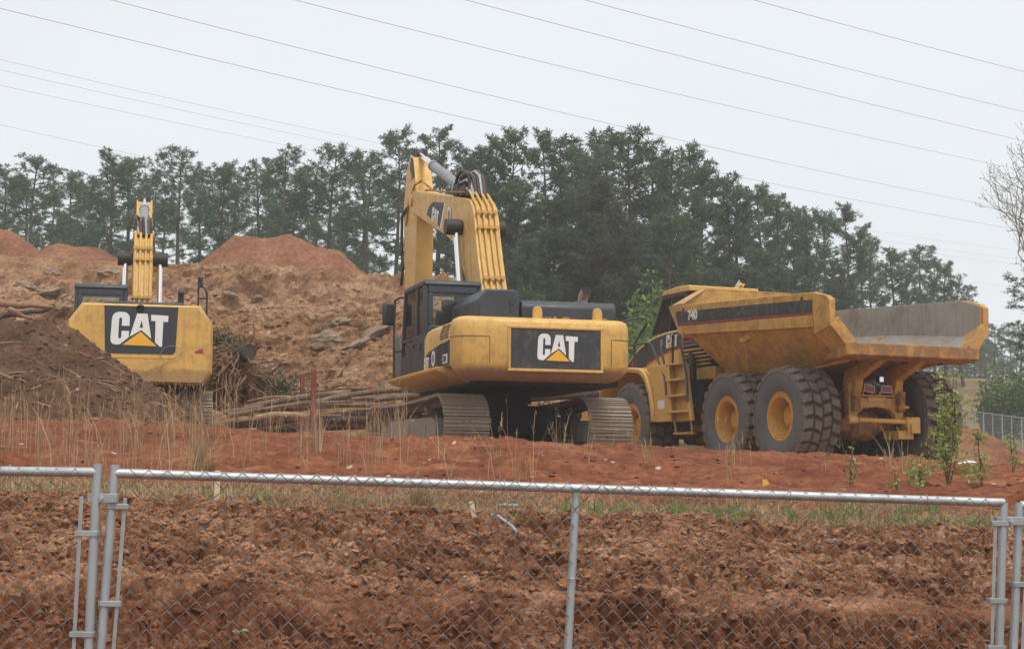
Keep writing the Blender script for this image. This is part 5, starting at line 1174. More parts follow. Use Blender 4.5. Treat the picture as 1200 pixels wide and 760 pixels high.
p, r = wig(55, 378, 80, 383, 34.4, .03, 6, 1.5, 5); stick_thing('branch', 'small pale twig ending at the yellow counterweight', 'branch', p, r, 'peeled', BR)
p, r = wig(300, 448, 336, 424, 37.2, .04, 8, 2.0, 6); stick_thing('branch', 'dark crooked branch rising from the pine boughs', 'branch', p, r, 'bark_dark')
p, r = wig(400, 440, 404, 428, 39.6, .045, 5, 1.0, 7); stick_thing('branch', 'short pale broken root sticking out of the cliff foot', 'branch', p, r, 'peeled')
p, r = wig(402, 447, 424, 444, 39.6, .035, 8, 2.0, 8); stick_thing('branch', 'curved pale root at the cliff foot', 'branch', p, r, 'peeled')
p, r = wig(383, 455, 400, 451, 39.4, .07, 5, 1.0, 9); stick_thing('branch', 'splintered wood chunk behind the grey stake', 'branch', p, r, 'root_wood')
# uprooted stump with its root plate
def stump():
    c = at(272, 440, 36.3); root = empty('tree_stump', (c.x, c.y, float(pad_h(c.x))))
    tag(root, 'uprooted stump with tangled roots behind the left excavator track', 'stump')
    base = Vector((c.x, c.y, float(pad_h(c.x))))
    mb = MB(); A = at(262, 424, 36.8)-base; B = at(292, 412, 35.6)-base; mb.tube([A, A.lerp(B, .5), B], [.24, .20, .17], 14); mb.build('trunk', M['bark_dark'], root, smooth=60)
    rr = random.Random(4); mb = MB()
    for k in range(230):
        s = at(rr.uniform(250, 296), rr.uniform(410, 450), 36.2+rr.uniform(-.6, .6))-base; pts = [s]
        dr = Vector((rr.uniform(-.6, .6), rr.uniform(-.5, .5), rr.uniform(-1, .25)))
        for q in range(5): dr += Vector((rr.uniform(-.5, .5), rr.uniform(-.4, .4), rr.uniform(-.5, .35))); pts.append(pts[-1]+dr.normalized()*0.17)
        for p_ in pts: p_.z = max(p_.z, 0.03)
        r0 = rr.uniform(.008, .035); mb.tube(pts, [r0*(1-.13*i) for i in range(6)], 6)
    mb.build('roots', M['root_wood'], root, smooth=60)
    V = []; P, S = [], []
    for k in range(160): p = at(rr.uniform(248, 292), rr.uniform(405, 468), 36.6+rr.uniform(-.3, .5))-base; P.append(tuple(p)); S.append(rr.uniform(.04, .16))
    o = lumps('clinging_soil', P, S, M['brown_dirt'], .9, 8); o.parent = root
stump()
def needles(center, ext, n, L, w, rg2, droop=0.3):
    c = rg2.normal(size=(n, 3))*np.array(ext)*0.45+np.array(center)
    d = rg2.normal(size=(n, 3)); d /= np.linalg.norm(d, axis=1)[:, None]; s = np.cross(d, rg2.normal(size=(n, 3))); s /= np.linalg.norm(s, axis=1)[:, None]
    l = L*(0.6+0.6*rg2.random((n, 1)))
    V = np.stack([c-s*w/2, c+s*w/2, c+d*l+s*w*0.2, c+d*l-s*w*0.2], 1).reshape(-1, 3)
    return V, np.arange(n*4).reshape(-1, 4)
for (px, py, ex, lab, Y) in ((258, 413, (.45, .3, .4), 'green pine bough leaning on the stump top', 37.2), (303, 453, (.95, .4, .38), 'broad green pine bough lying left of the log stack', 36.9), (256, 455, (.5, .3, .35), 'green pine bough below the uprooted stump', 37.0)):
    c = at(px, py, Y); o = np_obj('pine_bough', *needles((0, 0, 0), ex, 900, .22, .03, rg), M['pine_green'], False); o.location = c
    b = np_obj('stem', *needles((0, 0, 0), (ex[0]*.6, .2, .15), 14, .6, .03, rg), M['bark_dark'], False, o); tag(o, lab, 'pine bough')

# ------------------------------------------------------------------ stakes, hose, rubbish
def stake(px, py0, py1, Y, w, label, mat, name='stake', t=None, lean=0.0, cat='stake'):
    top = at(px, py0, Y); bot = at(px, py1, Y); h = top.z-bot.z; t = t or w
    mb = MB(); mb.prism([(-w/2, -t/2), (w/2, -t/2), (w/2, t/2), (w*0.12, t/2), (w*0.12, -t*0.1), (-w*0.12, -t*0.1), (-w*0.12, t/2), (-w/2, t/2)] if mat == 'rust' else [(-w/2, -t/2), (w/2, -t/2), (w/2, t/2), (-w/2, t/2)], -0.25, h, 'z')
    o = mb.build(name, M[mat], None, bevel=0.003); o.location = bot; o.rotation_euler = (0, lean, 0.3)
    return tag(o, label, cat)
M['wood'] = dirt_mat('weathered_wood', [(0.3, (0.46, 0.36, 0.24)), (0.6, (0.60, 0.50, 0.36)), (0.8, (0.68, 0.60, 0.46))], 6, 30, 0.4, 0.01)
stake(366.5, 435, 506, 30.0, .085, 'tall rusty red steel stake in front of the log stack', 'rust', 'steel_stake')
stake(354, 440, 468, 36.2, .085, 'grey-brown steel stake behind the log stack', 'rust', 'steel_stake')
stake(353, 488, 510, 31.0, .085, 'short rusty steel stake in front of the logs beside the tall red one', 'rust', 'steel_stake')
stake(448, 447, 462, 37.0, .09, 'short grey stake behind the log stack beside the excavator walkway', 'frame_grey', 'steel_stake')
stake(253.5, 551, 589, 10.75, .034, 'pale wooden survey stake standing in the grass near the left fence post', 'wood', 'wooden_stake', .02, 0.02)
stake(556, 587, 608, 10.45, .028, 'broken pale wooden stake leaning on the bank edge', 'wood', 'wooden_stake', .02, -0.22)
pts = [at(576, 603, 10.66), at(585, 605, 10.58), at(591, 610, 10.46), at(600, 616, 10.28), at(607, 625, 10.1), at(613, 637, 9.88)]
mb = MB(); o0 = pts[0]; sm = []
for i in range(5):
    for t in (0, .5): sm.append(pts[i].lerp(pts[i+1], t)-o0)
mb.tube(sm+[pts[5]-o0], .010, 10, cap=True); M['hose_grey'] = plain('grey_blue_pvc', (.25, .30, .33), .5)
o = mb.build('pipe', M['hose_grey'], None, smooth=60); o.location = o0; tag(o, 'bent grey-blue plastic pipe sticking out of the bank edge', 'pipe')
p, r = wig(587, 592, 606, 592, 11.3, .014, 4, .3, 3); stick_thing('pipe', 'straight grey plastic pipe lying in the grass above the bank', 'pipe', p, [.014]*4, 'hose_grey')
M['flag'] = plain('flag_yellow', (.75, .42, .04), .6)
c = at(894, 575, 14.6); mb = MB(); mb.tube([(0, 0, -.12), (0, 0, .10)], .003, 6); o = mb.build('marker_flag', M['galv_dull'], None); o.location = c
mb = MB(); mb.prism([(-.005, .045), (.04, .02), (.06, .06), (.03, .10), (-.004, .10)], -.002, .002); mb.build('flag', M['flag'], o, smooth=None); tag(o, 'tiny yellow marker flag standing in the red dirt behind the fence rail', 'flag')
def litter(px, py, Y, s, label, mat, seed, flat=.3):
    c = at(px, py, Y); o = lumps('litter', [(rg.uniform(-s, s), rg.uniform(-s, s)*.6, rg.uniform(0, s*.3)) for _ in range(5)], [s*rg.uniform(.5, .9) for _ in range(5)], M[mat], flat, seed); o.location = c; o.name = 'rubbish'
    return tag(o, label, 'rubbish')
M['plastic'] = plain('white_plastic', (.72, .74, .76), .4)
litter(1141, 544, 26.5, .16, 'crumpled white plastic sheet on the dirt beside the leafy sapling', 'plastic', 3)
litter(1092, 574, 17.5, .10, 'pale scrap of cardboard on the red dirt below the sapling', 'peeled', 4)
litter(1195, 564, 17.5, .09, 'pale torn scrap on the dirt at the right edge of the picture', 'peeled', 5)
litter(627, 532, 24.0, .14, 'pale stony patch of rubble in front of the excavator right track', 'rock', 6, .25)
litter(512, 611, 10.3, .03, 'light stone on the bank below the dry grass clump', 'rock', 7, .6)
litter(975, 635, 9.6, .035, 'pale rock stuck in the bank right of the middle fence post', 'rock', 8, .8)
litter(25, 697, 8.75, .035, 'pale rock in the bank at the left edge', 'rock', 9, .8)
litter(283, 740, 8.4, .03, 'pale stone low in the bank right of the tension bar', 'rock', 10, .8)

# twigs and root ends lying on the heap and at the foot of the cut
mb = MB(); r3 = random.Random(17)
for k in range(210):
    if k < 130: x, y, zf, L = r3.uniform(-12, -4.6), r3.uniform(23.6, 27), pile_z, r3.uniform(.08, .4)
    else: x, y, zf, L = r3.uniform(-16, 0), r3.uniform(40.6, 44), cliff_z, r3.uniform(.15, .7)
    z = zf(x, y)
    if z is None: continue
    p = Vector((x, y, z+.015)); d = Vector((r3.uniform(-1, 1), r3.uniform(-.5, .5), r3.uniform(-.35, .5))).normalized(); q = p+d*L
    zq = zf(q.x, q.y); q.z = max(q.z, (zq if zq is not None else q.z)+.01)
    mb.tube([p, p.lerp(q, .5)+Vector((0, 0, .02*r3.random())), q], [.010, .009, .005], 5)
tag(mb.build('twig_litter', M['peeled'], None, smooth=60, fix=False), kind='stuff')
# ------------------------------------------------------------------ chain link fence panels, 12 ft long, standing in front of everything
FD = 7.05
def mesh_wires(L, H, pitch=0.0368, r=0.0019):
    """woven diamond mesh: zigzag wires hooked into one another; origin at top left, hangs down"""
    Vs, Fs, n = [], [], 0
    nw = int(L/pitch); ns = int(H/pitch)
    for w in range(nw+1):
        x = np.arange(ns+1); px = w*pitch+np.where((x+w) % 2 == 0, -0.0015, pitch+0.0015); pz = -x*pitch
        py = np.where(x % 2 == 0, 0.0035, -0.0035)
        px = np.clip(px, 0, L)
        q = np.stack([px, py, pz], 1)
        ring = []
        for a in range(4):
            t = a*PI/2; ring.append(q+np.array([0, math.cos(t)*r*1.0, math.sin(t)*r*1.25])[None, :])
        V = np.stack(ring, 1).reshape(-1, 3)
        i = np.arange(ns)[:, None]*4+np.arange(4)[None, :]; j = np.arange(ns)[:, None]*4+((np.arange(4)+1) % 4)[None, :]
        F = np.stack([i, j, j+4, i+4], -1).reshape(-1, 4)
        Vs.append(V); Fs.append(F+n); n += len(V)
    return np.concatenate(Vs), np.concatenate(Fs)
def pole(root, name, A, B, r, mat='galv', cap=True):
    mb = MB(); mb.tube([A, B], r, 18, cap=False)
    o = mb.build(name, M[mat], root)
    if cap:
        mb = MB(); mb.tube([Vector(B)-(Vector(B)-Vector(A)).normalized()*0.004, Vector(B)-(Vector(B)-Vector(A)).normalized()*0.002], r*0.9, 14); mb.build('hollow_end', M['groove'], o)
    return o
def panel(label, TL, TR, lean, posts, bars, mid=None, H=1.68, start_clip=0.0):
    """TL/TR: rail ends; posts: list of (fraction, over, kind)"""
    TL, TR = Vector(TL), Vector(TR); D = TR-TL; L = D.length; X = D.normalized(); Y0 = Vector((0, 1, 0)); Y = (Y0-X*Y0.dot(X)).normalized(); Zv = X.cross(Y)
    root = bpy.data.objects.new('chain_link_fence', None); COL.objects.link(root)
    m = Matrix((( X.x, Y.x, Zv.x, TL.x), (X.y, Y.y, Zv.y, TL.y), (X.z, Y.z, Zv.z, TL.z), (0, 0, 0, 1))); root.matrix_world = m
    tag(root, label, 'fence', 'chain link fence panels in a row')
    k = math.tan(lean)
    pole(root, 'top_rail', (0.0, 0, 0), (L, 0, 0), 0.019, 'galv', False)
    for f, over, r in posts:
        x = f*L; pole(root, 'post', (x-k*H, 0, -H), (x+k*over, 0, over), r, 'galv_post')
    for f, dx, tops in bars:    # tension bar beside a post with bands round both
        x = f*L+dx; mb = MB(); mb.box((x-k*(H-0.06)/2, -0.012, -(H+0.06)/2-0.02), (0.015, 0.006, H-0.09), (0, math.atan(k), 0)); tb = mb.build('tension_bar', M['galv_dull'], root, bevel=0.002)
        for z in tops:
            x0, x1 = sorted((f*L+k*z, x+k*z)); mb = MB(); mb.box(((x0+x1)/2, -0.0205, z), (x1-x0+0.035, 0.004, 0.022)); mb.box(((x0+x1)/2, 0.0205, z), (x1-x0+0.03, 0.004, 0.022)); mb.box((x0-0.0205 if dx > 0 else x1+0.0205, 0, z), (0.004, 0.041, 0.022)); mb.box((x1+0.013 if dx > 0 else x0-0.013, 0, z), (0.004, 0.041, 0.022)); mb.build('tension_band', M['galv_dull'], root, bevel=0.002)
    def tie(p, ax):
        pts = []
        for q in range(11):
            t = -0.6+2*PI*q/10*1.1; c, s_ = 0.0215*math.cos(t), 0.0245*math.sin(t)
            pts.append((p[0]+(0.004*q/10 if ax == 'x' else c), p[1]+(c if ax == 'x' else s_), p[2]+(s_ if ax == 'x' else 0.004*q/10)))
        mb = MB(); mb.tube(pts, 0.0017, 6); mb.build('tie_wire', M['galv'], root)
    for q in range(6): tie((L*(0.09+0.163*q), 0, 0), 'x')
    for z in (-0.37, -0.95, -1.4): tie((posts[1][0]*L+k*z, 0, z), 'z')
    V, F = mesh_wires(L-2*0.06, H-0.03)
    V = V+np.array([0.06, -0.0225, 0.0195]); V[:, 0] += k*V[:, 2]
    V[:, 1] += 0.012*np.clip(-V[:, 2], 0, 0.15)/0.15+0.006*vnoise(V[:, 0]*1.3, V[:, 2]*1.3, seed=7)
    V[:, 2] += 0.006*vnoise(V[:, 0]*0.9, V[:, 2]*0.7, seed=17)
    np_obj('wire_mesh', V, F, M['wire'], True, root)
    return root, L, k
M['galv_post'] = plain('galvanised_post', (0.40, 0.43, 0.44), 0.5, 0.6, 0.12, 7.0)
yl, yr = 6.78, 7.42
A1, A2 = at(134, 554, yl), at(1176, 588.5, yr)
pan, Lp, kp = panel('middle chain link fence panel with a centre post, spanning most of the foreground', A1, A2, math.radians(1.3), [(0.0, 0.034, 0.0185), (0.4975, -0.015, 0.017), (1.0, 0.0, 0.0185)], [(0.0, 0.048, (-0.13, -0.51, -0.9, -1.3)), (1.0, -0.042, (-0.09, -0.42, -0.62, -1.0, -1.4))])
B2 = at(114, 553, yl-0.02); B1 = B2+Vector((-3.6, -0.12, 0.012))
panel('left chain link fence panel running out of the picture', B1, B2, math.radians(0.9), [(0.0, 0.03, 0.0185), (0.5, -0.015, 0.017), (1.0, 0.034, 0.0185)], [(1.0, -0.056, (-0.24, -0.63, -1.0, -1.4))])
C1 = at(1194.5, 591.5, yr+0.02); C2 = C1+Vector((3.6, 0.5, -0.09))
panel('right chain link fence panel of which only one post and rail end show', C1, C2, math.radians(2.0), [(0.0, 0.012, 0.0185), (0.5, -0.015, 0.017), (1.0, 0.03, 0.0185)], [(0.0, 0.032, (-0.34, -0.8, -1.3))])
def clamp(P, Q, label):
    P, Q = Vector(P), Vector(Q); c = (P+Q)/2; w = (Q-P).length
    mb = MB(); mb.box((0, -0.0215, 0), (w+0.046, 0.004, 0.036)); mb.box((0, 0.0215, 0), (w+0.046, 0.004, 0.036))
    for s in (-1, 1): mb.box((s*(w/2+0.0225), 0, 0), (0.004, 0.044, 0.036))
    o = mb.build('panel_clamp', M['galv_dull'], None, bevel=0.003); o.location = c
    mb = MB(); mb.tube([(0, -0.034, 0), (0, 0.034, 0)], 0.005, 8); mb.tube([(0, -0.030, 0), (0, -0.024, 0)], 0.010, 6); mb.build('bolt', M['galv'], o)
    tag(o, label, 'clamp')
clamp(at(110.5, 583, yl-0.02), at(131, 583.5, yl), 'steel clamp joining the left and middle fence panels')
clamp(at(1174, 610, yr), at(1192.5, 610, yr+0.02), 'steel clamp joining the middle and right fence panels')
# far fence along the right side
def far_fence():
    a, b = at(1112, 478, 88), at(1260, 498, 74)
    root = empty('distant_fence', tuple(a-Vector((0, 0, 1.15)))); tag(root, 'distant pale chain link fence below the grassy bank at the right edge', 'fence')
    D = b-a; n = 13
    o0 = a-Vector((0, 0, 1.15))
    mb = MB(); mb.tube([a-o0, b-o0], 0.03, 8); mb.build('top_rail', M['galv'], root)
    for k in range(n+1):
        p = a+D*(k/n)-o0; mb = MB(); mb.tube([p-Vector((0, 0, 1.75)), p+Vector((0, 0, .05))], 0.028 if k % 2 else 0.04, 8); mb.build('post', M['galv'], root)
    Lx = math.hypot(D.x, D.y); V, F = mesh_wires(Lx, 1.6, 0.10, 0.005)
    ux = Vector((D.x, D.y, 0)).normalized(); nx = Vector((-ux.y, ux.x, 0))
    P = V[:, :1]*np.array(ux[:])+V[:, 1:2]*np.array(nx[:])+V[:, 2:]*np.array([0, 0, 1.0])+np.outer(V[:, 0]/Lx, [0, 0, D.z])+np.array((a-o0)[:])
    np_obj('wire_mesh', P, F, M['galv'], False, root)
far_fence()
# ------------------------------------------------------------------ trees
M['pine_a'] = leaf_mat('pine_needles', (0.062, 0.116, 0.056), (0.13, 0.192, 0.09), 0.35, 0.55, 0.5)
M['trunk'] = dirt_mat('pine_trunk', [(0.3, (0.06, 0.045, 0.038)), (0.6, (0.11, 0.085, 0.07)), (0.8, (0.16, 0.13, 0.11))], 2, 9, 0.8, 0.05)
M['spring'] = leaf_mat('spring_leaves', (0.10, 0.17, 0.035), (0.16, 0.25, 0.06), 0.8, 0.5, 0.35)
M['bush'] = leaf_mat('bush_leaves', (0.075, 0.13, 0.03), (0.13, 0.20, 0.05), 0.8, 0.5, 0.3)
M['bare_bark'] = plain('bare_twigs', (0.20, 0.17, 0.135), 0.9, var=0.25)
M['buds'] = leaf_mat('pale_buds', (0.24, 0.22, 0.11), (0.34, 0.30, 0.16), 0.8, 0.6, 0.2)
M['sap_leaf'] = leaf_mat('sapling_leaves', (0.25, 0.31, 0.085), (0.40, 0.44, 0.16), 2.5, 0.5, 0.35)
M['sap_stem'] = plain('sapling_stem', (0.12, 0.09, 0.05), 0.8)
def tufts(P, R, per, L, w, rg2):
    """needle tufts: bundles of thin blades fanning out of each twig end"""
    n = len(P); c = np.repeat(P, per, 0); r = np.repeat(R, per)[:, None]
    d = rg2.normal(size=(n*per, 3)); d[:, 2] = d[:, 2]*0.8+0.25; d /= np.linalg.norm(d, axis=1)[:, None]
    s = np.cross(d, rg2.normal(size=(n*per, 3))); s /= np.linalg.norm(s, axis=1)[:, None]+1e-9
    o = c+d*r*0.25*rg2.random((n*per, 1)); l = r*L*(0.7+0.6*rg2.random((n*per, 1))); ww = w*(0.7+0.6*rg2.random((n*per, 1)))
    V = np.stack([o-s*ww*0.35, o+s*ww*0.35, o+d*l*0.6+s*ww*0.6, o+d*l, o+d*l*0.6-s*ww*0.6], 1).reshape(-1, 3)
    return V, np.arange(n*per*5).reshape(-1, 5)
def pine_variant(seed, H, base, dens, spread, open_=0.2, per=22, blade=0.027, needles='pine_a'):
    r2 = np.random.default_rng(seed); rr = random.Random(seed)
    mb = MB(); pts = []; bend = [rr.uniform(-.6, .6), rr.uniform(-.6, .6)]
    for k in range(9):
        t = k/8; pts.append((bend[0]*math.sin(t*2.4)+rr.uniform(-.04, .04), bend[1]*math.sin(t*2.9)+rr.uniform(-.04, .04), H*0.97*t-0.4*(k == 0)))
    def tr(z):
        t = max(0, min(0.999, z/(H*0.97)))*8; i = int(t); a, b = Vector(pts[i]), Vector(pts[i+1]); return a.lerp(b, t-i)
    r0 = 0.0105*H+0.05
    mb.tube(pts, [r0*(1-0.88*(k/8)**1.1) for k in range(9)], 8)
    P, R = [], []
    nl = int(dens*H*(1-base)*4.0)
    for k in range(nl):
        t = base+(1-base)*((k+rr.random())/nl); q = (t-base)/(1-base)
        if rr.random() < open_*(1-q): continue
        prof = (0.45+1.3*q-1.55*q*q)*(0.75+0.5*rr.random())   # length of limb against height in crown
        Lm = max(0.35, spread*prof*1.35); a = rr.random()*2*PI; up = -0.12+0.75*q+rr.uniform(-.15, .2)
        s = tr(H*0.97*t); d = Vector((math.cos(a), math.sin(a), up)).normalized()
        m1 = s+d*Lm*0.5+Vector((0, 0, -0.05*Lm)); e = s+d*Lm+Vector((0, 0, 0.16*Lm))
        mb.tube([s, m1, e], [0.018+0.016*Lm*(1-q*0.6), 0.018+0.006*Lm, 0.010], 4, False)
        nt = max(3, int(Lm*10))
        for j in range(nt):
            f = 0.35+0.65*rr.random() if Lm > .8 else rr.random()
            p = (s.lerp(m1, f*2) if f < .5 else m1.lerp(e, f*2-1))+Vector((rr.gauss(0, .20), rr.gauss(0, .20), rr.gauss(.08, .12)))*min(1.3, .55+Lm*.35)
            P.append(p[:]); R.append(rr.uniform(.14, .26))
        P.append(e[:]); R.append(.26)
    for k in range(8): P.append((tr(H*.96)+Vector((rr.gauss(0, .22), rr.gauss(0, .22), rr.uniform(-.5, .35))))[:]); R.append(.28)
    for k in range(5):   # dead snags below the crown
        z = H*base*rr.uniform(.45, 1.0); a = rr.random()*6.28; s = tr(z); mb.tube([s, s+Vector((math.cos(a), math.sin(a), rr.uniform(-.1, .3)))*rr.uniform(.4, 1.3)], [.025, .008], 4, False)
    tm = mb.mesh('trunk', M['trunk'], 60, fix=False)
    V, F = tufts(np.array(P), np.array(R), per, 1.0, blade, r2)
    cm = np_mesh('crown', V, F, M[needles], False)
    return tm, cm
M['pine_b'] = leaf_mat('olive_needles', (0.07, 0.092, 0.05), (0.125, 0.15, 0.085), 0.35, 0.55, 0.5)
PINES = [pine_variant(101, 15, .50, 1.0, 2.2, .35), pine_variant(102, 15, .42, 1.1, 2.4, .3), pine_variant(103, 15, .56, .9, 2.0, .4), pine_variant(104, 15, .36, 1.25, 2.5, .2), pine_variant(105, 15, .48, 1.0, 1.8, .35)]
DENSE = [pine_variant(201, 16, .22, 1.25, 2.2, .16, 22, .033), pine_variant(202, 16, .30, 1.15, 2.0, .2, 22, .033, 'pine_b'), pine_variant(203, 16, .18, 1.3, 2.4, .14, 22, .033), pine_variant(204, 16, .36, 1.1, 1.9, .2, 22, .031), pine_variant(205, 16, .26, 1.2, 2.1, .18, 22, .033, 'pine_b'), pine_variant(206, 16, .20, 1.2, 2.3, .2, 22, .033)]
ORD = ['first','second','third','fourth','fifth','sixth','seventh','eighth','ninth','tenth','eleventh','twelfth','thirteenth','fourteenth','fifteenth','sixteenth','seventeenth','eighteenth','nineteenth','twentieth','twenty-first','twenty-second','twenty-third','twenty-fourth','twenty-fifth','twenty-sixth','twenty-seventh','twenty-eighth','twenty-ninth','thirtieth']
def tree(name, var, loc, s, sz, rz, label, cat, group):
    r = empty(name, loc, rz); r.scale = (s, s, sz); tag(r, label, cat, group)
    for nm, me in zip(('trunk', 'crown'), var):
        o = bpy.data.objects.new(nm, me); COL.objects.link(o); o.parent = r
    return r
def pine_at(px, top, Y, var, H0, label, group, wid=1.0, base=None, rr=random):
    t = at(px, top, Y); z0 = float(G(np.array([t.x]), np.array([Y]))[0])-0.2 if base is None else base
    sz = (t.z-z0)/H0; s = max(0.6, min(sz*1.05, 1.35))*wid
    return tree('pine_tree', var, (t.x, Y, z0), s, sz, rr.random()*6.28, label, 'pine tree', group)
rr = random.Random(21)
LEFT = [(4,196,96),(27,206,104),(52,184,92),(66,214,112),(86,200,100),(110,206,108),(128,178,90),(142,190,98),(160,186,104),(186,200,96),(214,171,90),(232,196,104),(262,189,92),(280,200,104),(298,190,98),(312,205,110),(334,172,90),(352,196,104),(374,192,98),(400,168,90),(418,186,102),(438,176,94),(462,150,88),(487,170,96),(508,147,86)]
for k, (px, ty, Y) in enumerate(LEFT):
    pine_at(px, ty, Y, PINES[rr.randrange(5)], 15, f'slender dark pine in the row above the dirt cliff, {ORD[k]} from the left', 'pines in a row above the dirt cliff', rr.uniform(.95, 1.3), None, rr)
for k in range(5):   # a thinner second row behind
    px = 20+k*95+rr.uniform(-19, 19); pine_at(px, 235+rr.uniform(-12, 25), 124+rr.uniform(-6, 8), PINES[rr.randrange(5)], 15, 'low dark pine standing behind the row above the dirt cliff', 'far pines behind the cliff row', 1.3, None, rr)
RIGHT = [(540,168,84),(562,170,80),(584,160,86),(606,152,80),(632,149,78),(655,158,84),(676,170,80),(700,176,76),(722,152,82),(742,147,78),(764,166,84),(786,176,80),(805,168,86),(826,190,84),(846,205,88),(866,222,86),(886,216,94),(905,224,90),(925,240,96),(945,248,92),(962,246,98),(986,236,94),(1002,262,102),(1024,282,108),(1040,288,104),(1058,296,112),(1076,288,106),(1094,300,114),(1112,306,108),(1128,330,116)]
for k, (px, ty, Y) in enumerate(RIGHT):
    v = DENSE[rr.randrange(6)] if px < 900 else PINES[(k*2) % 5] if k % 3 else DENSE[3]
    pine_at(px, ty, Y, v, 16 if v in DENSE else 15, f'tall bushy pine on the skyline right of the big excavator boom, {ORD[k]} from the left', 'pines along the wood edge on the right', rr.uniform(.85, 1.1), None, rr)
for k in range(26):   # lower trees filling the wood edge
    px = 528+k*18.5+rr.uniform(-8, 8); sky = np.interp(px, [520, 640, 740, 800, 880, 1000], [170, 155, 150, 175, 225, 260])
    pine_at(px, sky+rr.uniform(40, 120), 70+rr.uniform(0, 10)+max(0, px-800)*.06, DENSE[rr.randrange(6)], 16, 'lower pine inside the dense wood edge on the right', 'pines inside the wood on the right', rr.uniform(1.0, 1.3), None, rr)
FAR = [(1122,408,168),(1136,392,160),(1150,386,172),(1163,380,165),(1178,388,175),(1192,376,160),(1206,384,170),(1146,402,150)]
for k, (px, ty, Y) in enumerate(FAR):
    pine_at(px, ty, Y, PINES[rr.randrange(5)], 15, f'pale hazy distant pine behind the grassy bank at the right edge, {ORD[k]} from the left', 'distant hazy pines beyond the bank', rr.uniform(1.2, 1.6), None, rr)
for k in range(16):
    px = 1000+k*14; pine_at(px, 405+rr.uniform(-6, 22), 185+rr.uniform(-8, 15), PINES[rr.randrange(5)], 15, 'faint pine in the farthest wood behind the distant hazy pines', 'farthest pines', 1.5, None, rr)
# broadleaved growth
def leafy(name, c, ext, n, L, w, mat, label, cat, stems=6, seed=1, top=1.0, bark='sap_stem'):
    r2 = np.random.default_rng(seed); root = empty(name, c); tag(root, label, cat)
    q = r2.normal(size=(n, 3)); q /= np.linalg.norm(q, axis=1)[:, None]; q *= r2.random((n, 1))**0.45
    lob = 1+0.35*fbm(q[:, 0]*2+seed, q[:, 1]*2, q[:, 2]*2, 3, seed)[:, None]
    P = q*lob*np.array(ext)+np.array([0, 0, ext[2]*1.02])
    d = r2.normal(size=(n, 3)); d /= np.linalg.norm(d, axis=1)[:, None]; s = np.cross(d, r2.normal(size=(n, 3))); s /= np.linalg.norm(s, axis=1)[:, None]
    V = np.stack([P-d*L/2, P+s*w/2, P+d*L/2, P-s*w/2], 1).reshape(-1, 3)
    np_obj('foliage', V, np.arange(n*4).reshape(-1, 4), M[mat], False, root)
    mb = MB(); rr2 = random.Random(seed)
    for k in range(stems):
        e = Vector((rr2.uniform(-.7, .7)*ext[0], rr2.uniform(-.7, .7)*ext[1], ext[2]*rr2.uniform(1.0, 1.7))); mb.tube([(0, 0, -.2), e*.5+Vector((0, 0, ext[2]*.15)), e], [.02*ext[2]+.01, .012*ext[2]+.006, .005], 5)
    mb.build('stem', M[bark], root); return root
def gz(x, y): return float(G(np.array([x]), np.array([y]))[0])
for (px, ty, Y, ex, lab, sd) in ((768, 296, 68, 1.7, 'fresh green young broadleaved tree in front of the dark pines, behind the truck cab', 3), (744, 352, 66, 1.3, 'low fresh green shrub between the excavator and the truck cab', 4), (690, 352, 69, 1.5, 'dull green shrub at the wood edge above the excavator hood', 5)):
    t = at(px, ty, Y); z0 = gz(t.x, Y); h = (t.z-z0)/2.3
    leafy('broadleaf_tree', (t.x, Y, z0), (ex, ex, h), 2600, .26, .14, 'spring' if sd < 5 else 'bush', lab, 'tree', 7, sd, bark='trunk')
for (px, ty, Y, ex, lab, sd) in ((1186, 416, 92, 1.9, 'bright green bush on the grassy bank at the right edge', 7), (1166, 440, 90, 1.1, 'smaller green bush left of the bright one on the grassy bank', 8), (1204, 432, 90, 1.6, 'green bush cut off by the right edge of the picture', 9)):
    t = at(px, ty, Y); z0 = gz(t.x, Y); h = max(.5, (t.z-z0)/2.2)
    leafy('bush', (t.x, Y, z0), (ex, ex, h), 2600, .22, .12, 'bush', lab, 'bush', 6, sd)
# bare tree at the right edge
def bare_tree():
    b = at(1238, 470, 47); z0 = gz(b.x, 47)-.2; root = empty('bare_tree', (b.x, 47, z0)); tag(root, 'leafless pale tree with fine twigs reaching in at the right edge', 'tree')
    r2 = random.Random(8); mb = MB(); tips = []
    def grow(p, d, L, r, n):
        pts = [p]; q = d.copy()
        for k in range(4): q = (q+Vector((r2.gauss(0, .13), r2.gauss(0, .13), r2.gauss(.03, .08)))).normalized(); pts.append(pts[-1]+q*L/4)
        mb.tube(pts, [r*(1-.10*k) for k in range(5)], 6 if n < 3 else 4, False)
        if n >= 7: tips.extend(pts[1:]); return
        if n >= 4: tips.append(pts[-1])
        for k in range(3 if n in (2, 3, 4) else 2 if r2.random() < .75 else 3):
            a = r2.random()*6.28; o = q.orthogonal().normalized(); o.rotate(Matrix.Rotation(a, 3, q)); grow(pts[-1] if k < 2 else pts[2], (q+o*r2.uniform(.4, .8)).normalized(), L*r2.uniform(.66, .86), r*.62, n+1)
    for k, d in enumerate(((-.25, .1, 1), (.15, -.1, 1), (-.55, -.1, .75))): grow(Vector((0.1*k, 0, 1.6+.5*k)), Vector(d).normalized(), 2.2, .08, 1)
    mb.tube([(0, 0, -.2), (.05, 0, 1.2), (.05, 0, 2.4)], [.15, .12, .09], 10)
    mb.build('trunk', M['bare_bark'], root, smooth=60)
    T = np.array([t[:] for t in tips]); V, F = tufts(T, np.full(len(T), .05), 1, 1.0, .018, np.random.default_rng(4)); np_obj('buds', V, F, M['buds'], False, root); root.scale = (1.05, 1.05, 1.22)
bare_tree()
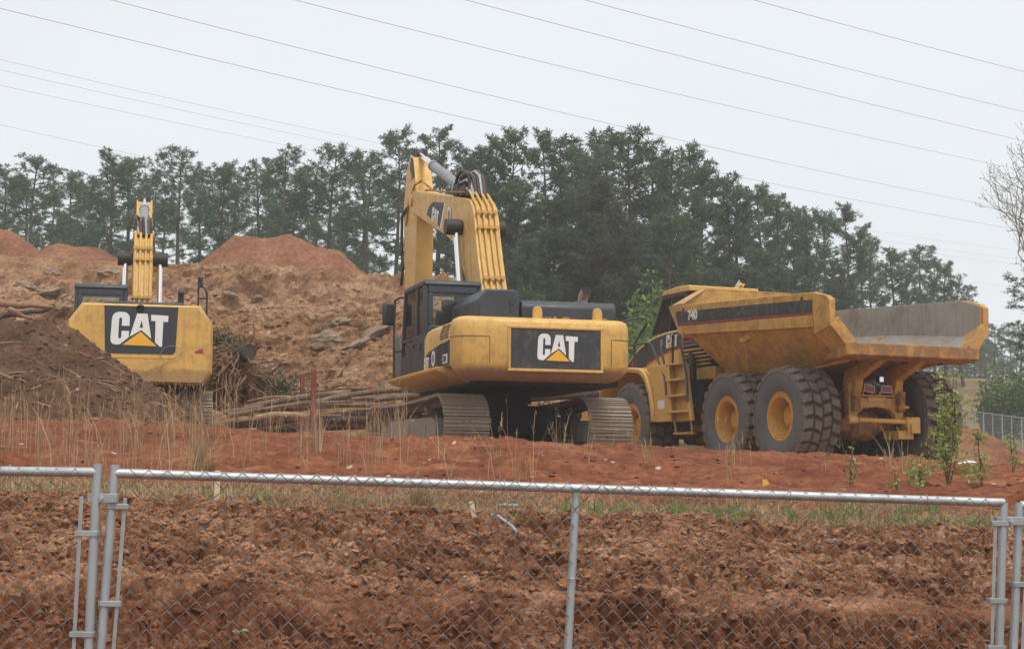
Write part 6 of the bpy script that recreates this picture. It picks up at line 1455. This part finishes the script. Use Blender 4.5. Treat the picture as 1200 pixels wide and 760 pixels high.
t = at(1226, 300, 60); tree('pine_tree', PINES[1], (t.x+.4, 60, gz(t.x, 60)), .8, (t.z-gz(t.x, 60))/15, 1.0, 'near dark pine poking in at the right edge below the leafless tree', 'pine tree', None)

# ------------------------------------------------------------------ sapling and weeds in the red dirt
def sapling(px, base_y, top_y, Y, wpx, nb, label, seed, leaf=.045):
    b = at(px, base_y, Y); t = at(px, top_y, Y); h = t.z-b.z; w = wpx/FPX*Y/2; r2 = random.Random(seed)
    zz = near_z(b.x, Y); b.z = zz if zz is not None else b.z; h = t.z-b.z
    root = empty('sapling', tuple(b)); tag(root, label, 'sapling'); mb = MB(); L = []
    for s in range(max(2, nb//9)):
        e = Vector((r2.uniform(-.35, .35)*w, r2.uniform(-.3, .3)*w, h*r2.uniform(.75, 1.0)))
        pts = [Vector((r2.uniform(-.02, .02), 0, -.03)), e*.35+Vector((r2.gauss(0, .03), 0, 0)), e*.7, e]; mb.tube(pts, [.009, .007, .005, .002], 5)
        for k in range(nb//max(2, nb//9)+2):
            f = r2.uniform(.15, 1); p = pts[0].lerp(e, f); d = Vector((r2.uniform(-1, 1), r2.uniform(-1, 1), r2.uniform(-.1, .7))).normalized(); q = p+d*w*r2.uniform(.4, 1.15)*(1.2-.65*f)
            mb.tube([p, p.lerp(q, .5)+Vector((0, 0, .02)), q], [.004, .003, .0015], 4)
            for j in range(int(13*(q-p).length/.18)+5):
                g = r2.uniform(.25, 1.05); c = p.lerp(q, g); L.append((c[0]+r2.gauss(0, .025), c[1]+r2.gauss(0, .025), c[2]+r2.gauss(0, .025)))
    mb.build('stem', M['sap_stem'], root)
    P = np.array(L); n = len(P); rg3 = np.random.default_rng(seed); d = rg3.normal(size=(n, 3)); d /= np.linalg.norm(d, axis=1)[:, None]; s = np.cross(d, rg3.normal(size=(n, 3))); s /= np.linalg.norm(s, axis=1)[:, None]
    l = leaf*(.6+.7*rg3.random((n, 1))); u = np.cross(d, s)*l*.12
    V = np.stack([P, P+d*l*.5+s*l*.33+u, P+d*l, P+d*l*.5-s*l*.33+u], 1).reshape(-1, 3)
    np_obj('foliage', V, np.arange(n*4).reshape(-1, 4), M['sap_leaf'], False, root)
sapling(1112, 582, 436, 15.6, 62, 44, 'light green leafy sapling growing in front of the dump truck rear wheel', 3, .040)
sapling(1150, 584, 500, 16.2, 40, 12, 'thin green seedling just right of the leafy sapling', 4, .04)
sapling(1078, 585, 535, 15.2, 44, 12, 'small green seedling left of the leafy sapling', 5, .04)
sapling(1187, 545, 490, 19.0, 26, 7, 'spindly green seedling near the right edge of the picture', 6, .04)
sapling(1000, 580, 512, 15.0, 16, 4, 'single upright green weed in front of the truck rear axle', 7, .03)
sapling(1050, 580, 545, 14.6, 10, 3, 'tiny upright green weed left of the small seedling', 8, .028)

# ------------------------------------------------------------------ grasses (countless)
M['straw'] = leaf_mat('dry_grass', (0.30, 0.205, 0.105), (0.46, 0.335, 0.19), 0.7, 0.8, 0.2)
M['grass'] = leaf_mat('green_grass', (0.10, 0.165, 0.035), (0.17, 0.235, 0.065), 0.7, 0.6, 0.3)
def blades(name, pts, hmin, hmax, w, mat, lean, seed, heads=False):
    r2 = np.random.default_rng(seed); n = len(pts); P = np.array(pts, float); a = r2.random(n)*2*PI
    h = hmin+(hmax-hmin)*r2.random(n)**1.5; ln = np.abs(r2.normal(0, lean, n)); dx, dy = np.cos(a), np.sin(a); sx, sy = -np.sin(a+r2.normal(0, .6, n)), np.cos(a)
    rows = []
    for t, ww in ((0, 1.0), (.4, .85), (.75, .6), (1.0, .12)):
        c = P+np.stack([dx*ln*h*t*t*1.3, dy*ln*h*t*t*1.3, h*t*(1-.25*ln*t)], 1); s = np.stack([sx, sy, 0*sx], 1)*(w*ww/2)*(.7+.6*r2.random((n, 1)))
        rows += [c-s, c+s]
    V = np.stack(rows, 1).reshape(-1, 3); b = np.arange(n)[:, None]*8
    F = np.concatenate([b+np.array([[0, 1, 3, 2]]), b+np.array([[2, 3, 5, 4]]), b+np.array([[4, 5, 7, 6]])], 0)
    if heads:
        hp = V.reshape(n, 8, 3)[:, 6]; k = r2.random(n) < .55; hp = hp[k]; m = len(hp); d = r2.normal(size=(m*5, 3))*np.array([.25, .25, .8]); d[:, 2] = np.abs(d[:, 2]); c = np.repeat(hp, 5, 0)-np.array([0, 0, .06])*r2.random((m*5, 1)); s = np.cross(d, r2.normal(size=(m*5, 3))); s /= np.linalg.norm(s, axis=1)[:, None]
        V2 = np.stack([c-s*.003, c+s*.003, c+d*.06+s*.002, c+d*.06-s*.002], 1).reshape(-1, 3); F2 = np.arange(m*5*4).reshape(-1, 4)+len(V); V = np.concatenate([V, V2]); F = np.concatenate([F, F2])
    return tag(np_obj(name, V, F, M[mat], False), kind='stuff')
def spots(n, px0, px1, y0, y1, cond=None, clump=None, zf=near_z, seed=1):
    r2 = np.random.default_rng(seed); out = []; tries = 0
    cl = None
    while len(out) < n and tries < n*12:
        tries += 1
        Y = r2.uniform(y0, y1)
        if clump:
            if cl is None or r2.random() < 1/clump: cl = (r2.uniform(px0, px1), Y)
            px, Y = cl[0]+r2.normal(0, 5.5), cl[1]+r2.normal(0, .12)
        else: px = r2.uniform(px0, px1)
        x = (px-600)/FPX*Y
        if cond and r2.random() > cond(px, Y): continue
        z = zf(x, Y)
        if z is None: continue
        out.append((x, Y, z-.01))
    return out
gp = lambda px, Y: .12+.88*float(vnoise(np.array([px*.02]), np.array([Y*1.2]), seed=33)[0]+.5 > .35)
blades('dry_grass', spots(15000, -260, 1500, 10.75, 13.9, gp, None, near_z, 1), .04, .13, .006, 'straw', .9, 1)
blades('straw_litter', spots(5000, -200, 1450, 10.6, 12.6, None, None, near_z, 6), .05, .14, .006, 'straw', 1.8, 6)
blades('green_grass', spots(6000, -100, 1300, 10.75, 12.6, lambda px, Y: .25+.75*(px > 660), 38, near_z, 2), .03, .13, .007, 'grass', .5, 2)
blades('dry_stalks', spots(760, -240, 270, 14.5, 23.0, lambda px, Y: 1.0-.4*(px > 200), 4, near_z, 3), .20, .85, .008, 'straw', .18, 3, True)
blades('sparse_stalks', spots(330, 150, 480, 14.5, 24.0, None, 5, near_z, 4), .25, .85, .008, 'straw', .22, 4, True)
blades('far_stalks', spots(170, 470, 1180, 14.3, 22.0, None, 4, near_z, 5), .18, .62, .0075, 'straw', .28, 5, True)
def clump(px, py, Y, n, h, label, seed):
    c = at(px, py, Y); z = near_z(c.x, Y); r2 = np.random.default_rng(seed)
    pts = [(r2.normal(0, .045), r2.normal(0, .04), -.01) for _ in range(n)]
    o = blades('grass_clump', pts, h*.5, h, .006, 'straw', .55, seed); o.location = (c.x, Y, z)
    if 'kind' in o: del o['kind']
    return tag(o, label, 'grass clump')
clump(492, 600, 11.0, 260, .26, 'thick dry grass clump behind the rail under the excavator', 3)
clump(372, 520, 20.0, 60, .9, 'tall dry grass clump beside the tall red stake', 4)
clump(235, 545, 16.0, 120, .55, 'dense dry grass clump near the left fence post', 5)

# ------------------------------------------------------------------ power lines high above, running away to the right
def cable(label, pts, r, name='power_line'):
    """three picture points with their distances; the span sags between and runs on past both sides"""
    q = [at(px, py, Y) for px, py, Y in pts]
    t = [0.0, (q[1]-q[0]).length/((q[1]-q[0]).length+(q[2]-q[1]).length), 1.0]
    P = []
    for k in range(41):
        s = -0.6+2.2*k/40
        l0 = (s-t[1])*(s-t[2])/((t[0]-t[1])*(t[0]-t[2])); l1 = (s-t[0])*(s-t[2])/((t[1]-t[0])*(t[1]-t[2])); l2 = (s-t[0])*(s-t[1])/((t[2]-t[0])*(t[2]-t[1]))
        P.append(q[0]*l0+q[1]*l1+q[2]*l2)
    mb = MB(); o0 = P[0].copy(); mb.tube([p-o0 for p in P], r, 6, False); o = mb.build(name, M['cable'], None, smooth=60); o.location = o0
    tag(o, label, 'power line', 'power lines across the sky')
cable('upper right power line, the shortest one crossing the top right corner', [(883, 0, 62), (1040, 42.5, 70), (1200, 84, 80)], .008)
cable('second power line from the top right corner', [(685, 0, 62), (940, 67, 74), (1200, 131, 90)], .008)
cable('power line entering at the top edge just left of the middle', [(545, 0, 60), (870, 84.5, 74), (1190, 163, 92)], .008)
cable('power line entering at the top edge above the left trees', [(345, 0, 60), (600, 64, 72), (1170, 193.5, 108)], .008)
cable('long power line from the top left edge down across the pine tops', [(130, 0, 58), (600, 118, 76), (1140, 237, 110)], .008)
cable('power line from the upper left edge passing behind the boom tip', [(0, 10, 56), (600, 150.5, 80), (1152, 262, 118)], .008)
cable('faint thin power line, uppermost of the distant bundle', [(0, 70, 130), (430, 165, 165), (1150, 288, 260)], .0095)
cable('faint thin power line, middle one of the distant bundle', [(0, 82, 130), (430, 175, 165), (1150, 298, 260)], .0095)
cable('faint thin power line, below the middle one of the distant bundle', [(0, 100, 130), (385, 180, 162), (1180, 308, 265)], .0095)
cable('faint thin power line, lowest of the distant bundle', [(0, 146, 130), (185, 187, 150), (1190, 336, 265)], .0095)
# pale pole far behind the bed
b = at(1074, 394, 100); z0 = gz(b.x, 100); mb = MB(); mb.tube([(0, 0, -.2), (0, 0, b.z-z0)], [.13, .09], 10); o = mb.build('utility_pole', M['galv_dull'], None); o.location = (b.x, 100, z0)
mb = MB(); mb.box((0, 0, b.z-z0-.3), (.8, .1, .1)); mb.build('cross_arm', M['galv_dull'], o); tag(o, 'pale distant pole showing above the dump bed tail between the pines', 'pole')
# ------------------------------------------------------------------ machines in place
M['decal2'] = paint('panel_black', (0.024, 0.03, 0.037), dirt=(0.07, 0.065, 0.06), amt=0.3, rough=0.45)
M['decal_old'] = paint('weathered_stripe', (0.03, 0.033, 0.036), dirt=(0.22, 0.21, 0.20), amt=0.5, rough=0.6, scale=1.6)
M['yellow_lip'] = paint('muddy_tail_lip', (0.48, 0.24, 0.05), dirt=(0.22, 0.11, 0.05), amt=0.9, thr=0.34, rough=0.6, scale=1.5)
excavator_big((-0.355, 31.1, 0.37), 0.268)
excavator_rear((-7.88, 36.12, 0.66), 0.2146)
dump_truck((6.14, 33.1, 0.26), 0.394)

# ------------------------------------------------------------------ air, sky, light, camera
mb = MB(); mb.span((-150, -12, -3.2), (170, 215, 30.0)); hz = mb.build('haze', [], None, smooth=None); tag(hz, kind='stuff')
m = bpy.data.materials.new('haze_air'); m.use_nodes = True; nt = m.node_tree; nt.nodes.clear()
out = nt.nodes.new('ShaderNodeOutputMaterial'); pv = nt.nodes.new('ShaderNodeVolumePrincipled')
pv.inputs['Color'].default_value = (0.93, 0.96, 1.0, 1); pv.inputs['Density'].default_value = HAZE; pv.inputs['Anisotropy'].default_value = 0.0
nt.links.new(pv.outputs[0], out.inputs['Volume']); hz.data.materials.append(m)
w = bpy.data.worlds.new('World'); sc.world = w; w.use_nodes = True; nt = w.node_tree
bg = nt.nodes['Background']; sky = nt.nodes.new('ShaderNodeTexSky'); sky.sky_type = 'NISHITA'; sky.sun_disc = False
sky.sun_elevation = math.radians(63); sky.sun_rotation = math.radians(150); sky.air_density = 1.0; sky.dust_density = 4.0; sky.ozone_density = 1.0
mx = nt.nodes.new('ShaderNodeMix'); mx.data_type = 'RGBA'; mx.inputs[0].default_value = 0.86
# overcast deck: even pale grey, a little brighter overhead
tc = nt.nodes.new('ShaderNodeTexCoord'); sx = nt.nodes.new('ShaderNodeSeparateXYZ'); nt.links.new(tc.outputs['Generated'], sx.inputs[0])
rp = nt.nodes.new('ShaderNodeValToRGB'); e = rp.color_ramp.elements; e[0].position = 0.0; e[0].color = (0.90, 0.945, 0.985, 1); e[1].position = 0.6; e[1].color = (0.97, 0.99, 1.0, 1)
nt.links.new(sx.outputs[2], rp.inputs['Fac'])
cn = noise(nt, coords(nt, 'Generated', (1.0, 1.0, 3.0)), 2.2, 5, 0.55)
cl = mix(nt, 1.0, rp.outputs[0], ramp(nt, cn, [(0.3, 0.93), (0.7, 1.0)]), 'MULTIPLY')
sc_ = nt.nodes.new('ShaderNodeVectorMath'); sc_.operation = 'SCALE'; sc_.inputs['Scale'].default_value = OVERCAST; nt.links.new(cl, sc_.inputs[0])
nt.links.new(sky.outputs[0], mx.inputs[6]); nt.links.new(sc_.outputs[0], mx.inputs[7]); nt.links.new(mx.outputs[2], bg.inputs['Color']); bg.inputs['Strength'].default_value = 0.1
ld = bpy.data.lights.new('sun', 'SUN'); ld.energy = 1.5; ld.angle = math.radians(18); ld.color = (1.0, 0.96, 0.9); so = bpy.data.objects.new('sun', ld); COL.objects.link(so)
az, el = math.radians(150), math.radians(63)
dv = Vector((math.sin(az)*math.cos(el), math.cos(az)*math.cos(el), math.sin(el)))   # towards the sun, behind and to the right of the viewer
so.rotation_euler = dv.to_track_quat('Z', 'Y').to_euler(); so.location = (20, -20, 40)
cam = bpy.data.cameras.new('camera'); co = bpy.data.objects.new('camera', cam); COL.objects.link(co)
cam.sensor_width = 36; cam.lens = 36*FPX/1200; cam.clip_start = 0.1; cam.clip_end = 3000
co.matrix_world = Matrix.Rotation(PI/2+PITCH, 4, 'X') @ Matrix.Rotation(ROLL, 4, 'Z')
sc.camera = co
vs = sc.view_settings; vs.view_transform = 'Standard'; vs.look = 'None'; vs.gamma = 1.0; vs.exposure = EXPOSURE
sc.render.resolution_x, sc.render.resolution_y = 1024, 648
cy = sc.cycles; cy.use_denoising = True; cy.max_bounces = 6; cy.diffuse_bounces = 3; cy.glossy_bounces = 3; cy.transmission_bounces = 4; cy.transparent_max_bounces = 12; cy.volume_bounces = 1; cy.caustics_reflective = False; cy.caustics_refractive = False
